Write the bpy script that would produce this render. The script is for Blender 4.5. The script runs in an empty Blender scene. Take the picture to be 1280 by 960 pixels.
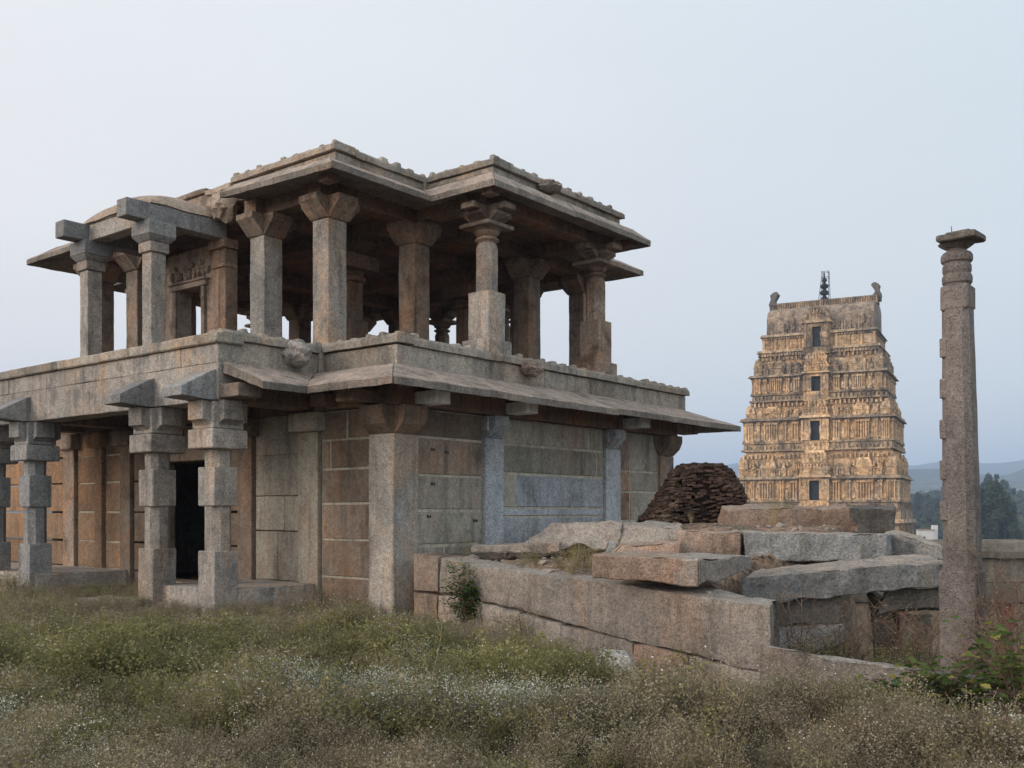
import bpy, bmesh, math, random
import numpy as np
from mathutils import Vector, noise, Matrix
random.seed(7)
R = math.radians
sc = bpy.context.scene
COL = sc.collection
F = 1260.0      # focal length in pixels of the 1280 px wide photograph
E = 1.7         # eye height
HZ = 640.0      # row of the horizon

# ------------------------------------------------------------------ helpers
def at(px, py, Y):
    return Vector(((px - 640) / F * Y, Y, E - (py - HZ) / F * Y))

class MB:
    """collects geometry of one part: verts, faces, per face random tint, material slot"""
    def __init__(self):
        self.v = []; self.f = []; self.t = []; self.m = []
    def add(self, vs, fs, rnd=None, mi=0):
        o = len(self.v)
        self.v.extend([tuple(p) for p in vs])
        r = random.random() if rnd is None else rnd
        for f in fs:
            self.f.append(tuple(i + o for i in f)); self.t.append(r); self.m.append(mi)
    def hexa(self, c, seg=.2, r=.012, amp=.005, fr=2.2, rnd=None, mi=0, chip=.0):
        c = [Vector(p) for p in c]
        L = [((c[1]-c[0]).length + (c[6]-c[7]).length)/2, ((c[3]-c[0]).length + (c[6]-c[5]).length)/2,
             ((c[4]-c[0]).length + (c[6]-c[2]).length)/2]
        ax = []; rr = []
        for l in L:
            n = max(1, min(40, int(round(l/seg)))); q = min(r/max(l, 1e-6), .25); rr.append(q)
            ax.append([0.0] + [q + (1-2*q)*i/n for i in range(n+1)] + [1.0])
        N = [len(a)-1 for a in ax]
        idx = {}; vs = []
        so = Vector((random.uniform(-50, 50), random.uniform(-50, 50), random.uniform(-50, 50)))
        for i in range(N[0]+1):
            for j in range(N[1]+1):
                for k in range(N[2]+1):
                    e = (i in (0, N[0])) + (j in (0, N[1])) + (k in (0, N[2]))
                    if e == 0: continue
                    p = [ax[0][i], ax[1][j], ax[2][k]]
                    if e >= 2:
                        for d, (q, n) in enumerate(zip((i, j, k), N)):
                            if q == 0: p[d] += rr[d]*.42
                            elif q == n: p[d] -= rr[d]*.42
                    x, y, z = p
                    b = (c[0]*(1-x)*(1-y)+c[1]*x*(1-y)+c[2]*x*y+c[3]*(1-x)*y)
                    t = (c[4]*(1-x)*(1-y)+c[5]*x*(1-y)+c[6]*x*y+c[7]*(1-x)*y)
                    q = b*(1-z)+t*z
                    if amp:
                        nv = noise.noise_vector(q*fr+so)*amp + noise.noise_vector(q*fr*4.3+so)*(amp*.45)
                        if chip and e >= 2:
                            ce = (c[0]+c[1]+c[2]+c[3]+c[4]+c[5]+c[6]+c[7])/8
                            h = max(0, noise.noise(q*3.1-so)-.12)
                            dv = (ce-q); dv.normalize()
                            nv += dv*chip*h
                        q = q + nv
                    idx[(i, j, k)] = len(vs); vs.append(q)
        fs = []
        for i in range(N[0]):
            for j in range(N[1]):
                fs.append((idx[(i,j,0)], idx[(i,j+1,0)], idx[(i+1,j+1,0)], idx[(i+1,j,0)]))
                n = N[2]; fs.append((idx[(i,j,n)], idx[(i+1,j,n)], idx[(i+1,j+1,n)], idx[(i,j+1,n)]))
        for i in range(N[0]):
            for k in range(N[2]):
                fs.append((idx[(i,0,k)], idx[(i+1,0,k)], idx[(i+1,0,k+1)], idx[(i,0,k+1)]))
                n = N[1]; fs.append((idx[(i,n,k)], idx[(i,n,k+1)], idx[(i+1,n,k+1)], idx[(i+1,n,k)]))
        for j in range(N[1]):
            for k in range(N[2]):
                fs.append((idx[(0,j,k)], idx[(0,j,k+1)], idx[(0,j+1,k+1)], idx[(0,j+1,k)]))
                n = N[0]; fs.append((idx[(n,j,k)], idx[(n,j+1,k)], idx[(n,j+1,k+1)], idx[(n,j,k+1)]))
        self.add(vs, fs, rnd, mi)
    def box(self, x0, x1, y0, y1, z0, z1, **k):
        self.hexa([(x0,y0,z0),(x1,y0,z0),(x1,y1,z0),(x0,y1,z0),(x0,y0,z1),(x1,y0,z1),(x1,y1,z1),(x0,y1,z1)], **k)
    def cube(self, x0, x1, y0, y1, z0, z1, rnd=None, mi=0, tx=0., ty=0.):
        """plain 8 vertex box, top pulled in by tx, ty"""
        self.add([(x0,y0,z0),(x1,y0,z0),(x1,y1,z0),(x0,y1,z0),(x0+tx,y0+ty,z1),(x1-tx,y0+ty,z1),(x1-tx,y1-ty,z1),(x0+tx,y1-ty,z1)],
                 [(0,3,2,1),(4,5,6,7),(0,1,5,4),(1,2,6,5),(2,3,7,6),(3,0,4,7)], rnd, mi)
    def prism(self, poly, z0, z1, zseg=.25, amp=.005, fr=2.2, rnd=None, mi=0, taper=1.0, sub=1, cx=None):
        """vertical prism over a plan polygon"""
        pts = []
        n0 = len(poly)
        for i in range(n0):
            a = Vector(poly[i]); b = Vector(poly[(i+1) % n0])
            for s in range(sub): pts.append(a.lerp(b, s/sub))
        n = len(pts); cen = sum(pts, Vector((0, 0)))/n
        nz = max(1, int(round((z1-z0)/zseg)))
        so = Vector((random.uniform(-50, 50), random.uniform(-50, 50), random.uniform(-50, 50)))
        vs = []
        for k in range(nz+1):
            t = k/nz; s = 1+(taper-1)*t
            for p in pts:
                q = cen+(p-cen)*s
                q = Vector((q.x, q.y, z0+(z1-z0)*t))
                if amp: q += noise.noise_vector(q*fr+so)*amp + noise.noise_vector(q*fr*4+so)*amp*.4
                vs.append(q)
        fs = [tuple(range(n-1, -1, -1)), tuple(nz*n+i for i in range(n))]
        for k in range(nz):
            for i in range(n):
                j = (i+1) % n
                fs.append((k*n+i, k*n+j, (k+1)*n+j, (k+1)*n+i))
        self.add(vs, fs, rnd, mi)
    def lathe(self, prof, cx, cy, n=16, rnd=None, mi=0, amp=0., rot=0.):
        """prof: list of (radius, z)"""
        vs = []; fs = []
        so = Vector((random.uniform(-50, 50),)*3)
        for (r, z) in prof:
            for i in range(n):
                a = 2*math.pi*i/n+rot
                q = Vector((cx+r*math.cos(a), cy+r*math.sin(a), z))
                if amp: q += noise.noise_vector(q*3+so)*amp
                vs.append(q)
        for k in range(len(prof)-1):
            for i in range(n):
                j = (i+1) % n
                fs.append((k*n+i, k*n+j, (k+1)*n+j, (k+1)*n+i))
        fs.append(tuple(range(n-1, -1, -1))); o = (len(prof)-1)*n
        fs.append(tuple(o+i for i in range(n)))
        self.add(vs, fs, rnd, mi)
    def extr(self, poly, c, axis, hw, rnd=None, mi=0):
        """profile poly [(t,z)] in the vertical plane through c along axis 'a' or 'b', half thickness hw"""
        n = len(poly); vs = []
        for s in (-hw, hw):
            for (t, z) in poly:
                vs.append((c[0]+t, c[1]+s, z) if axis == 'a' else (c[0]+s, c[1]+t, z))
        fs = [tuple(range(n)), tuple(range(2*n-1, n-1, -1))]
        for i in range(n):
            j = (i+1) % n
            fs.append((i, i+n, j+n, j))
        self.add(vs, fs, rnd, mi)
    def loft(self, rings, seg=.15, amp=.02, fr=2.0, rnd=None, mi=0, closed=True, segr=None):
        """rings of k points each, joined along; subdivided and roughened, ends capped"""
        segr = segr or seg
        rings = [[Vector(p) for p in r] for r in rings]
        k = len(rings[0])
        # subdivide around
        ns = []
        for i in range(k):
            l = max((r[(i+1) % k]-r[i]).length for r in rings)
            ns.append(max(1, min(14, int(round(l/segr)))))
        full = []
        for r in rings:
            q = []
            for i in range(k):
                a, b = r[i], r[(i+1) % k]
                for s in range(ns[i]): q.append(a.lerp(b, s/ns[i]))
            full.append(q)
        out = []
        for a, b in zip(full[:-1], full[1:]):
            l = max((p-q).length for p, q in zip(a, b)); n = max(1, min(60, int(round(l/seg))))
            for s in range(n): out.append([p.lerp(q, s/n) for p, q in zip(a, b)])
        out.append(full[-1])
        m = len(out[0]); vs = []
        so = Vector((random.uniform(-50, 50), random.uniform(-50, 50), random.uniform(-50, 50)))
        cor = [sum(ns[:i]) for i in range(k)]
        for ri, ring in enumerate(out):
            cen = sum(ring, Vector())/m
            for ii, p in enumerate(ring):
                q = p.copy()
                if amp:
                    q += noise.noise_vector(p*fr+so)*amp + noise.noise_vector(p*fr*3.1+so)*amp*.5 + noise.noise_vector(p*fr*9+so)*amp*.2
                    if ii in cor or ri in (0, len(out)-1):
                        d = cen-p; d.normalize(); q += d*amp*(.35+1.6*max(0, noise.noise(p*4-so)))
                vs.append(q)
        fs = []
        for s in range(len(out)-1):
            for i in range(m):
                j = (i+1) % m
                fs.append((s*m+i, s*m+j, (s+1)*m+j, (s+1)*m+i))
        # caps with a centre vertex
        for s in (0, len(out)-1):
            cen = sum((Vector(vs[s*m+i]) for i in range(m)), Vector())/m
            ci = len(vs); vs.append(cen)
            for i in range(m): fs.append((s*m+i, s*m+(i+1) % m, ci))
        self.add(vs, fs, rnd, mi)
    def blob(self, c, rad, sub=3, amp=.1, fr=2., rnd=None, mi=0, flat=None):
        bm = bmesh.new(); bmesh.ops.create_icosphere(bm, subdivisions=sub, radius=1)
        so = Vector((random.uniform(-50, 50),)*3)
        vs = []
        for v in bm.verts:
            p = Vector((v.co.x*rad[0], v.co.y*rad[1], v.co.z*rad[2]))
            d = noise.noise(v.co*fr+so)*amp + noise.noise(v.co*fr*2.7+so)*amp*.5
            p = p*(1+d)
            vs.append(p+Vector(c))
        fs = [[l.index for l in f.verts] for f in bm.faces]; bm.free()
        self.add(vs, fs, rnd, mi)
    def tube(self, pts, r0, r1, n=5, rnd=None, mi=0):
        vs = []; fs = []; pts = [Vector(p) for p in pts]
        for i, p in enumerate(pts):
            d = (pts[min(i+1, len(pts)-1)]-pts[max(i-1, 0)]).normalized()
            a = d.orthogonal().normalized(); b = d.cross(a)
            r = r0+(r1-r0)*i/max(1, len(pts)-1)
            for s in range(n):
                w = 2*math.pi*s/n; vs.append(p+a*r*math.cos(w)+b*r*math.sin(w))
        for i in range(len(pts)-1):
            for s in range(n):
                t = (s+1) % n; fs.append((i*n+s, i*n+t, (i+1)*n+t, (i+1)*n+s))
        fs.append(tuple(range(n-1, -1, -1))); o = (len(pts)-1)*n; fs.append(tuple(o+s for s in range(n)))
        self.add(vs, fs, rnd, mi)
    def build(self, name, mats, parent=None, smooth=True, bevel=0., recalc=True, loc=None):
        me = bpy.data.meshes.new(name)
        me.from_pydata(self.v, [], self.f)
        if not isinstance(mats, (list, tuple)): mats = [mats]
        for m in mats: me.materials.append(m)
        at_ = me.attributes.new('rnd', 'FLOAT', 'FACE'); at_.data.foreach_set('value', np.array(self.t, dtype=np.float32))
        me.polygons.foreach_set('material_index', np.array(self.m, dtype=np.int32))
        if recalc:
            bm = bmesh.new(); bm.from_mesh(me); bmesh.ops.recalc_face_normals(bm, faces=bm.faces); bm.to_mesh(me); bm.free()
        me.polygons.foreach_set('use_smooth', np.full(len(me.polygons), smooth, dtype=bool))
        me.update()
        if smooth: me.set_sharp_from_angle(angle=R(33))
        o = bpy.data.objects.new(name, me); COL.objects.link(o)
        if parent: o.parent = parent
        if loc: o.location = loc
        if bevel:
            b = o.modifiers.new('bevel', 'BEVEL'); b.width = bevel; b.segments = 2; b.limit_method = 'ANGLE'; b.angle_limit = R(40)
        return o

def tag(o, label=None, cat=None, group=None, kind=None):
    if label: o['label'] = label
    if cat: o['category'] = cat
    if group: o['group'] = group
    if kind or cat: o['kind'] = kind or 'thing'
    return o
def empty(name, loc=(0,0,0), rz=0., label=None, cat=None, group=None):
    o = bpy.data.objects.new(name, None); COL.objects.link(o); o.location = loc; o.rotation_euler = (0, 0, rz)
    o.empty_display_size = .3
    return tag(o, label, cat, group)

# ------------------------------------------------------------------ materials
def nd(nt, t, **k):
    n = nt.nodes.new(t)
    for a, b in k.items(): setattr(n, a, b)
    return n
def ramp(nt, src, stops):
    r = nd(nt, 'ShaderNodeValToRGB'); e = r.color_ramp.elements
    while len(e) > len(stops): e.remove(e[-1])
    while len(e) < len(stops): e.new(1)
    for q, (p, c) in zip(e, stops):
        q.position = p; q.color = (c, c, c, 1) if isinstance(c, (int, float)) else (*c, 1)
    nt.links.new(src, r.inputs[0]); return r.outputs[0]
def mix(nt, fac, a, b, mode='MIX'):
    m = nd(nt, 'ShaderNodeMix', data_type='RGBA', blend_type=mode)
    for s, v in ((m.inputs[0], fac), (m.inputs[6], a), (m.inputs[7], b)):
        if hasattr(v, 'links'): nt.links.new(v, s)
        elif isinstance(v, (int, float)): s.default_value = v
        else: s.default_value = (*v, 1)
    return m.outputs[2]
def tex(nt, co, scale, detail=5, rough=.6, dist=0.):
    n = nd(nt, 'ShaderNodeTexNoise'); n.inputs['Scale'].default_value = scale; n.inputs['Detail'].default_value = detail
    n.inputs['Roughness'].default_value = rough; n.inputs['Distortion'].default_value = dist
    nt.links.new(co, n.inputs['Vector']); return n.outputs[0]
def mapped(nt, co, s):
    m = nd(nt, 'ShaderNodeVectorMath', operation='MULTIPLY'); nt.links.new(co, m.inputs[0]); m.inputs[1].default_value = s
    return m.outputs[0]
def newmat(name):
    m = bpy.data.materials.new(name); m.use_nodes = True; nt = m.node_tree; nt.nodes.clear()
    out = nd(nt, 'ShaderNodeOutputMaterial'); p = nd(nt, 'ShaderNodeBsdfPrincipled'); nt.links.new(p.outputs[0], out.inputs[0])
    p.inputs['Roughness'].default_value = .92; p.inputs['Specular IOR Level'].default_value = .2
    g = nd(nt, 'ShaderNodeNewGeometry')
    return m, nt, p, g.outputs['Position'], g

def stone(name, c1, c2, stain=None, stain_amt=.5, dark=(.07,.062,.055), dark_amt=.35, speck=.36, scale=.8, tint=.2, sp_scale=66., bump=.6,
          stain2=None, stain2_amt=0., streak=.5, top=None, top_amt=0., rough=.92, coarse=1., lscale=2.7, fscale=11.):
    m, nt, p, co, geo = newmat(name)
    at_ = nd(nt, 'ShaderNodeAttribute', attribute_name='rnd')
    big = tex(nt, co, scale, 6, .62)
    col = mix(nt, ramp(nt, big, [(.36, 0), (.64, 1)]), c1, c2)
    if stain:
        s = tex(nt, mapped(nt, co, (1, 1, .45)), scale*1.35+.21, 5, .6, .6)
        f = ramp(nt, s, [(.62-.3*stain_amt, 0), (.78-.25*stain_amt, .85)])
        col = mix(nt, f, col, stain)
    if stain2:
        s = tex(nt, co, scale*2.2+.4, 4, .55, .3)
        col = mix(nt, ramp(nt, s, [(.64-.3*stain2_amt, 0), (.76-.2*stain2_amt, .8)]), col, stain2)
    # per block tint
    tv = nd(nt, 'ShaderNodeMapRange'); nt.links.new(at_.outputs['Fac'], tv.inputs[0]); tv.inputs[3].default_value = 1-tint; tv.inputs[4].default_value = 1+tint
    cm = nd(nt, 'ShaderNodeCombineColor'); 
    for i in range(3): nt.links.new(tv.outputs[0], cm.inputs[i])
    col = mix(nt, 1., col, cm.outputs[0], 'MULTIPLY')
    # rain streaks and dark lichen with shapes of their own
    if streak:
        st = tex(nt, mapped(nt, co, (5, 5, .5)), 1.1*lscale/2.7, 4, .6)
        col = mix(nt, mix(nt, 1., ramp(nt, st, [(.52, 0), (.72, streak)]), (1,1,1), 'MULTIPLY'), col, dark)
    if dark_amt:
        l = tex(nt, co, lscale, 8, .72, .2)
        col = mix(nt, ramp(nt, l, [(.54, 0), (.74, dark_amt)]), col, dark)
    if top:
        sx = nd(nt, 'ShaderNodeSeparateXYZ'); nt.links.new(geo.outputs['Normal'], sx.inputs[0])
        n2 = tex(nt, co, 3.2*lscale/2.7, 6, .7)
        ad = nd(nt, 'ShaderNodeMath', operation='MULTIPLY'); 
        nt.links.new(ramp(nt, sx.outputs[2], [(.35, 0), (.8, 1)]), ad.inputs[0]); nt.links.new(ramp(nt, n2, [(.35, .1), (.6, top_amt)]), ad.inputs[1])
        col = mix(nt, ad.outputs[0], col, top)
    # mineral speckle
    vz = nd(nt, 'ShaderNodeTexVoronoi', feature='F1'); vz.inputs['Scale'].default_value = sp_scale; nt.links.new(co, vz.inputs['Vector'])
    sv = nd(nt, 'ShaderNodeSeparateColor'); nt.links.new(vz.outputs['Color'], sv.inputs[0])
    sp = ramp(nt, sv.outputs[0], [(.0, 1-speck*1.15), (.22, 1-speck*.55), (.4, 1-speck*.02), (.75, 1+speck*.22), (1., 1+speck*.95)])
    col = mix(nt, 1., col, sp, 'MULTIPLY')
    fn = tex(nt, co, fscale, 5, .7)
    col = mix(nt, 1., col, ramp(nt, fn, [(.3, .78), (.7, 1.2)]), 'MULTIPLY')
    bl = tex(nt, mapped(nt, co, (1, 1, .6)), 1.15*lscale/2.7, 9, .74, .4)      # weathering blotches, lichen
    col = mix(nt, 1., col, ramp(nt, bl, [(.33, .62), (.47, .97), (.6, 1.08), (.72, 1.28)]), 'MULTIPLY')
    nt.links.new(col, p.inputs['Base Color'])
    p.inputs['Roughness'].default_value = rough
    b1 = nd(nt, 'ShaderNodeBump'); b1.inputs['Strength'].default_value = bump; b1.inputs['Distance'].default_value = .012*coarse
    hh = nd(nt, 'ShaderNodeMath', operation='MULTIPLY_ADD')
    nt.links.new(tex(nt, co, 22/coarse, 3, .6), hh.inputs[0]); hh.inputs[1].default_value = .8; nt.links.new(tex(nt, co, 5./coarse, 5, .6), hh.inputs[2])
    nt.links.new(hh.outputs[0], b1.inputs['Height']); nt.links.new(b1.outputs[0], p.inputs['Normal'])
    return m

PINK = (.33,.27,.235); GREY = (.25,.245,.24)
M = {}
M['granite'] = stone('granite', (.255,.243,.228), (.36,.315,.28), stain=(.37,.26,.18), stain_amt=.45, dark_amt=.5, stain2=(.17,.165,.16), stain2_amt=.4)
M['granite_cool'] = stone('granite_cool', (.19,.195,.205), (.265,.255,.25), stain=(.30,.25,.21), stain_amt=.2)
M['granite_stained'] = stone('granite_stained', (.215,.172,.145), (.30,.243,.2), stain=(.345,.21,.135), stain_amt=.54, dark_amt=.5, stain2=(.12,.08,.06), stain2_amt=.45)
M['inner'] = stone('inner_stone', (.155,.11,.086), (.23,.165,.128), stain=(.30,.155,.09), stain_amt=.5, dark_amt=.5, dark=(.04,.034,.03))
M['wall_brown'] = stone('wall_brown', (.17,.13,.102), (.24,.187,.147), stain=(.26,.165,.11), stain_amt=.45, tint=.3, dark=(.04,.034,.03), dark_amt=.6, speck=.26, stain2=(.24,.20,.16), stain2_amt=.45)
M['wall_orange'] = stone('wall_orange', (.22,.145,.095), (.26,.18,.12), stain=(.33,.18,.095), stain_amt=.5, tint=.25, dark_amt=.45)
M['wall_grey'] = stone('wall_grey', (.28,.263,.222), (.345,.315,.265), stain=(.30,.23,.18), stain_amt=.4, tint=.2, dark=(.05,.045,.04), dark_amt=.5, speck=.28)
M['wall_blue'] = stone('wall_blue', (.345,.37,.41), (.39,.405,.425), stain=(.30,.29,.27), stain_amt=.42, tint=.14, speck=.42, streak=.2)
M['mortar'] = stone('mortar', (.44,.395,.325), (.55,.50,.41), speck=.1, dark_amt=.6, lscale=6., bump=.5)
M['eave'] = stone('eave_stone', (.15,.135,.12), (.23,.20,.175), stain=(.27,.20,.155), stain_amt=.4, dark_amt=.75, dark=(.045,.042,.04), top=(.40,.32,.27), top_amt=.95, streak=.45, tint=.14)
M['coping'] = stone('coping_stone', (.25,.225,.195), (.33,.29,.245), stain=(.37,.265,.185), stain_amt=.5, dark_amt=.7, tint=.26, stain2=(.20,.19,.175), stain2_amt=.45)
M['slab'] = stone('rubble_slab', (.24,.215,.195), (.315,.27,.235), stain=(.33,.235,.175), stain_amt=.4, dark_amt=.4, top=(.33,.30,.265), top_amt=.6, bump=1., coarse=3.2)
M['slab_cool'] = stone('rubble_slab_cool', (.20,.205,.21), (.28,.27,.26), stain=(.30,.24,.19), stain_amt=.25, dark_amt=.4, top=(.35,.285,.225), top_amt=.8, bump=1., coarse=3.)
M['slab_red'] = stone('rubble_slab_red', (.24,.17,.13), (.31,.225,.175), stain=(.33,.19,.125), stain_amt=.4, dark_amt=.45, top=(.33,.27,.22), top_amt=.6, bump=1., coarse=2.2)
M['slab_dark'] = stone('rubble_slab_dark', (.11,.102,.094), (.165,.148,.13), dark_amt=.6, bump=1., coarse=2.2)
M['pillar'] = stone('pillar_stone', (.165,.142,.135), (.225,.192,.18), stain=(.21,.195,.16), stain_amt=.3, dark_amt=.3, speck=.38, sp_scale=75, streak=.2)
M['pale'] = stone('pale_stone', (.33,.325,.315), (.40,.39,.375), dark_amt=.3)
M['corner'] = stone('granite_pale', (.30,.287,.268), (.40,.355,.31), stain=(.38,.27,.19), stain_amt=.4, dark_amt=.4, stain2=(.25,.235,.22), stain2_amt=.4)
M['limewash'] = stone('limewashed_stone', (.60,.60,.59), (.70,.70,.68), dark_amt=.35, speck=.1)
M['ruin'] = stone('ruin_brick', (.040,.026,.021), (.088,.053,.038), stain=(.16,.115,.085), stain_amt=.3, dark=(.016,.013,.012), dark_amt=.75, tint=.55, bump=1., coarse=2., lscale=4.)
M['earth'] = stone('red_earth', (.20,.135,.095), (.29,.20,.14), stain=(.12,.10,.08), stain_amt=.5, speck=.5, sp_scale=22, bump=1., coarse=2., tint=0)
M['vault'] = stone('vault_plaster', (.34,.27,.215), (.42,.335,.265), stain=(.27,.21,.165), stain_amt=.5, dark_amt=.45, tint=.1)
M['plaster'] = stone('old_plaster', (.33,.24,.185), (.42,.32,.245), stain=(.24,.19,.15), stain_amt=.5, dark_amt=.5, speck=.1)
M['plaster_dark'] = stone('weathered_plaster', (.16,.14,.12), (.25,.215,.18), stain=(.32,.26,.18), stain_amt=.3, dark_amt=.7, speck=.15)
M['paint_red'] = stone('red_wash', (.20,.05,.038), (.26,.075,.055), stain=(.30,.20,.15), stain_amt=.45, dark_amt=.6, speck=.1)
TW_ = dict(lscale=.42, fscale=1.1, sp_scale=2.2, coarse=14., scale=.11)
M['ochre'] = stone('ochre_stucco', (.53,.335,.18), (.62,.425,.25), stain=(.42,.33,.245), stain_amt=.5, dark=(.085,.066,.052), dark_amt=.95, speck=.3, streak=.55, tint=.3, bump=.9, top=(.20,.17,.14), top_amt=1., **TW_)
M['ochre_grey'] = stone('weathered_stucco', (.30,.23,.165), (.49,.345,.21), stain=(.13,.105,.085), stain_amt=.62, dark=(.06,.052,.046), dark_amt=.95, speck=.3, tint=.3, bump=.9, top=(.16,.14,.12), top_amt=1., **TW_)
M['stucco_roof'] = stone('stucco_roof', (.27,.21,.165), (.39,.295,.215), stain=(.15,.12,.095), stain_amt=.6, dark=(.07,.06,.055), dark_amt=.95, speck=.3, tint=.2, bump=.9, **TW_)
def flat(name, c, rough=.9, metal=0.):
    m, nt, p, co, g = newmat(name)
    n = tex(nt, co, 6., 4)
    nt.links.new(mix(nt, n, tuple(x*.75 for x in c), tuple(min(1, x*1.25) for x in c)), p.inputs['Base Color'])
    p.inputs['Roughness'].default_value = rough; p.inputs['Metallic'].default_value = metal
    return m
M['dark'] = flat('dark_timber', (.03,.027,.026))
M['shadow_blue'] = flat('opening_shade', (.035,.037,.045))  # painted shade: flat dark colour for panels filling openings
M['iron'] = flat('dark_iron', (.04,.04,.045), .6, .5)
M['white'] = flat('white_limewash', (.75,.75,.74))
M['inscr'] = flat('painted_mark', (.05,.04,.035))
# ------------------------------------------------------------------ the two storey pavilion
# local axes of the building: a runs right and away along the right facade, b runs left and away along the front
ANG = math.atan2(.7803, .6255)
B = empty('stone_pavilion', (-1.94, 16.5, 0), ANG,
          'weathered granite two-storey temple pavilion, open pillared hall above a walled lower floor', 'pavilion')

def courses(mb, axis, plane, s0, s1, rows, thick=.35, gap=.021, amp=.0042, mis=None):
    """rows: (z0, z1, [joints]) of stone blocks; outside face at `plane` (towards minus)"""
    for (z0, z1, js) in rows:
        e = [s0]+list(js)+[s1]; z0 += random.uniform(-.008, .008); z1 += random.uniform(-.008, .008)
        for p, q in zip(e[:-1], e[1:]):
            d = random.uniform(0, .005); mi = 0 if mis is None else mis((p+q)/2, (z0+z1)/2)
            k = dict(seg=.12, r=.012, amp=amp, mi=mi, chip=.03, fr=3.4)
            if axis == 'a': g_ = gap*random.uniform(.55, 1.3); mb.box(p+g_, q-g_, plane+d, plane+thick, z0+g_, z1-g_, **k)
            else: g_ = gap*random.uniform(.55, 1.3); mb.box(plane+d, plane+thick, p+g_, q-g_, z0+g_, z1-g_, **k)
def mortar(name, axis, plane, s0, s1, z0, z1, rec=.017, th=.3, parent=None):
    mb = MB()
    if axis == 'a': mb.box(s0+.003, s1-.003, plane+rec, plane+rec+th, z0+.003, z1-.003, seg=.2, amp=.002)
    else: mb.box(plane+rec, plane+rec+th, s0+.003, s1-.003, z0+.003, z1-.003, seg=.2, amp=.003)
    return mb.build(name, M['mortar'], parent)

ZT = 3.46   # top of the lower walls
# corner pillar with its corbel
def corner_pillar(a0, b0, w, mat):
    mb = MB(); mb.box(a0, a0+w, b0, b0+w, -.3, 3.0, seg=.18, r=.02, amp=.008, chip=.02, rnd=.5)
    o = mb.build('corner_pillar', mat, B)
    mb = MB(); c = (a0+w/2, b0+w/2)
    h = w/2
    prof = [(-h, 3.003), (h, 3.003), (h+.17, 3.15), (h+.24, 3.3), (h+.24, 3.455), (-h-.24, 3.455), (-h-.24, 3.3), (-h-.17, 3.15)]
    mb.extr(prof, c, 'a', h-.02); mb.extr([(t, z+.004 if z > 3.2 else z-.002) for t, z in prof], c, 'b', h-.03)
    mb.build('capital', M['wall_brown'], o, smooth=False, bevel=.015)
    return o
corner_pillar(0, 0, .6, M['corner'])
corner_pillar(8.59, 0, .6, M['granite_stained'])

# right facade, b = 0 side
def pilaster_right(a0, a1, mat):
    mb = MB(); mb.box(a0, a1, .0, .4, -.3, 3.05, seg=.2, r=.012, amp=.004)
    o = mb.build('pilaster', mat, B)
    mb = MB(); am = (a0+a1)/2
    mb.box(a0+.02, a1-.02, -.03, .4, 3.18, 3.455, amp=.004)
    mb.extr([(-.30, 3.455), (-.30, 3.28), (-.2, 3.16), (-.06, 3.055), (.3, 3.055), (.3, 3.455)], (am, .12), 'b', .2)
    mb.build('capital', mat, o, smooth=False, bevel=.012)
pilaster_right(2.34, 2.86, M['wall_blue'])
pilaster_right(6.31, 6.88, M['wall_blue'])
W1 = MB()
courses(W1, 'a', .06, .61, 2.33, [(-.2,.55,[]), (.55,1.12,[1.3]), (1.12,1.73,[]), (1.73,2.32,[]), (2.32,2.97,[]), (2.97,ZT,[])], mis=lambda a, z: 0 if z > 2.4 else 1)
W1.build('ashlar_wall', [M['wall_brown'], M['wall_grey']], B)
mortar('mortar_bed', 'a', .06, .61, 2.33, -.2, ZT, parent=B)
W2 = MB()
courses(W2, 'a', .06, 2.87, 6.30, [(-.2,.5,[4.6]), (.5,1.0,[3.9]), (1.0,1.62,[4.95]), (1.62,1.78,[]), (1.78,2.42,[3.3]), (2.42,2.98,[6.05]), (2.98,ZT,[5.75])],
        mis=lambda a, z: 1 if z > 2.45 or (z < .95 and a < 4) or (a < 3.3 and z > 1.78) else 0)
W2.build('ashlar_wall', [M['wall_blue'], M['wall_grey']], B)
mortar('mortar_bed', 'a', .06, 2.87, 6.30, -.2, ZT, rec=.017, parent=B)
W3 = MB()
courses(W3, 'a', .06, 6.89, 8.58, [(-.2,.9,[7.4]), (.9,1.5,[7.4]), (1.5,2.15,[7.35]), (2.15,2.6,[7.4]), (2.6,ZT,[7.35])], mis=lambda a, z: 1 if a < 7.4 else 0)
W3.build('ashlar_wall', [M['wall_grey'], M['granite_stained']], B)
mortar('mortar_bed', 'a', .06, 6.89, 8.58, -.2, ZT, parent=B)
# front wall, a = 0 side
W4 = MB()
courses(W4, 'b', .06, .61, 1.87, [(-.2,.57,[]), (.57,1.22,[]), (1.22,1.84,[]), (1.84,2.45,[]), (2.45,2.94,[1.62]), (2.94,ZT,[1.2])])
W4.build('ashlar_wall', M['wall_brown'], B)
mortar('mortar_bed', 'b', .06, .61, 1.87, -.2, ZT, parent=B)
def pilaster_front(b0, b1, mat, z0=-.2, out=0.):
    mb = MB(); mb.box(out, .45, b0, b1, z0, ZT, seg=.2, r=.012, amp=.004)
    o = mb.build('pilaster', mat, B)
    mb = MB(); mb.box(out-.14, .3, b0-.12, b1+.12, 3.12, ZT-.005, r=.03, amp=.006); mb.build('capital', mat, o)
pilaster_front(1.88, 2.42, M['wall_grey'])
pilaster_front(3.76, 4.2, M['wall_brown'])
pilaster_front(7.95, 8.35, M['wall_brown'])
pilaster_front(9.1, 9.4, M['wall_orange'])
pilaster_front(10.3, 10.8, M['granite_stained'])
W5 = MB()
rows5 = [(-.2,.45,[]), (.45,1.05,[]), (1.05,1.7,[]), (1.7,2.35,[]), (2.35,2.95,[]), (2.95,ZT,[])]
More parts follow.
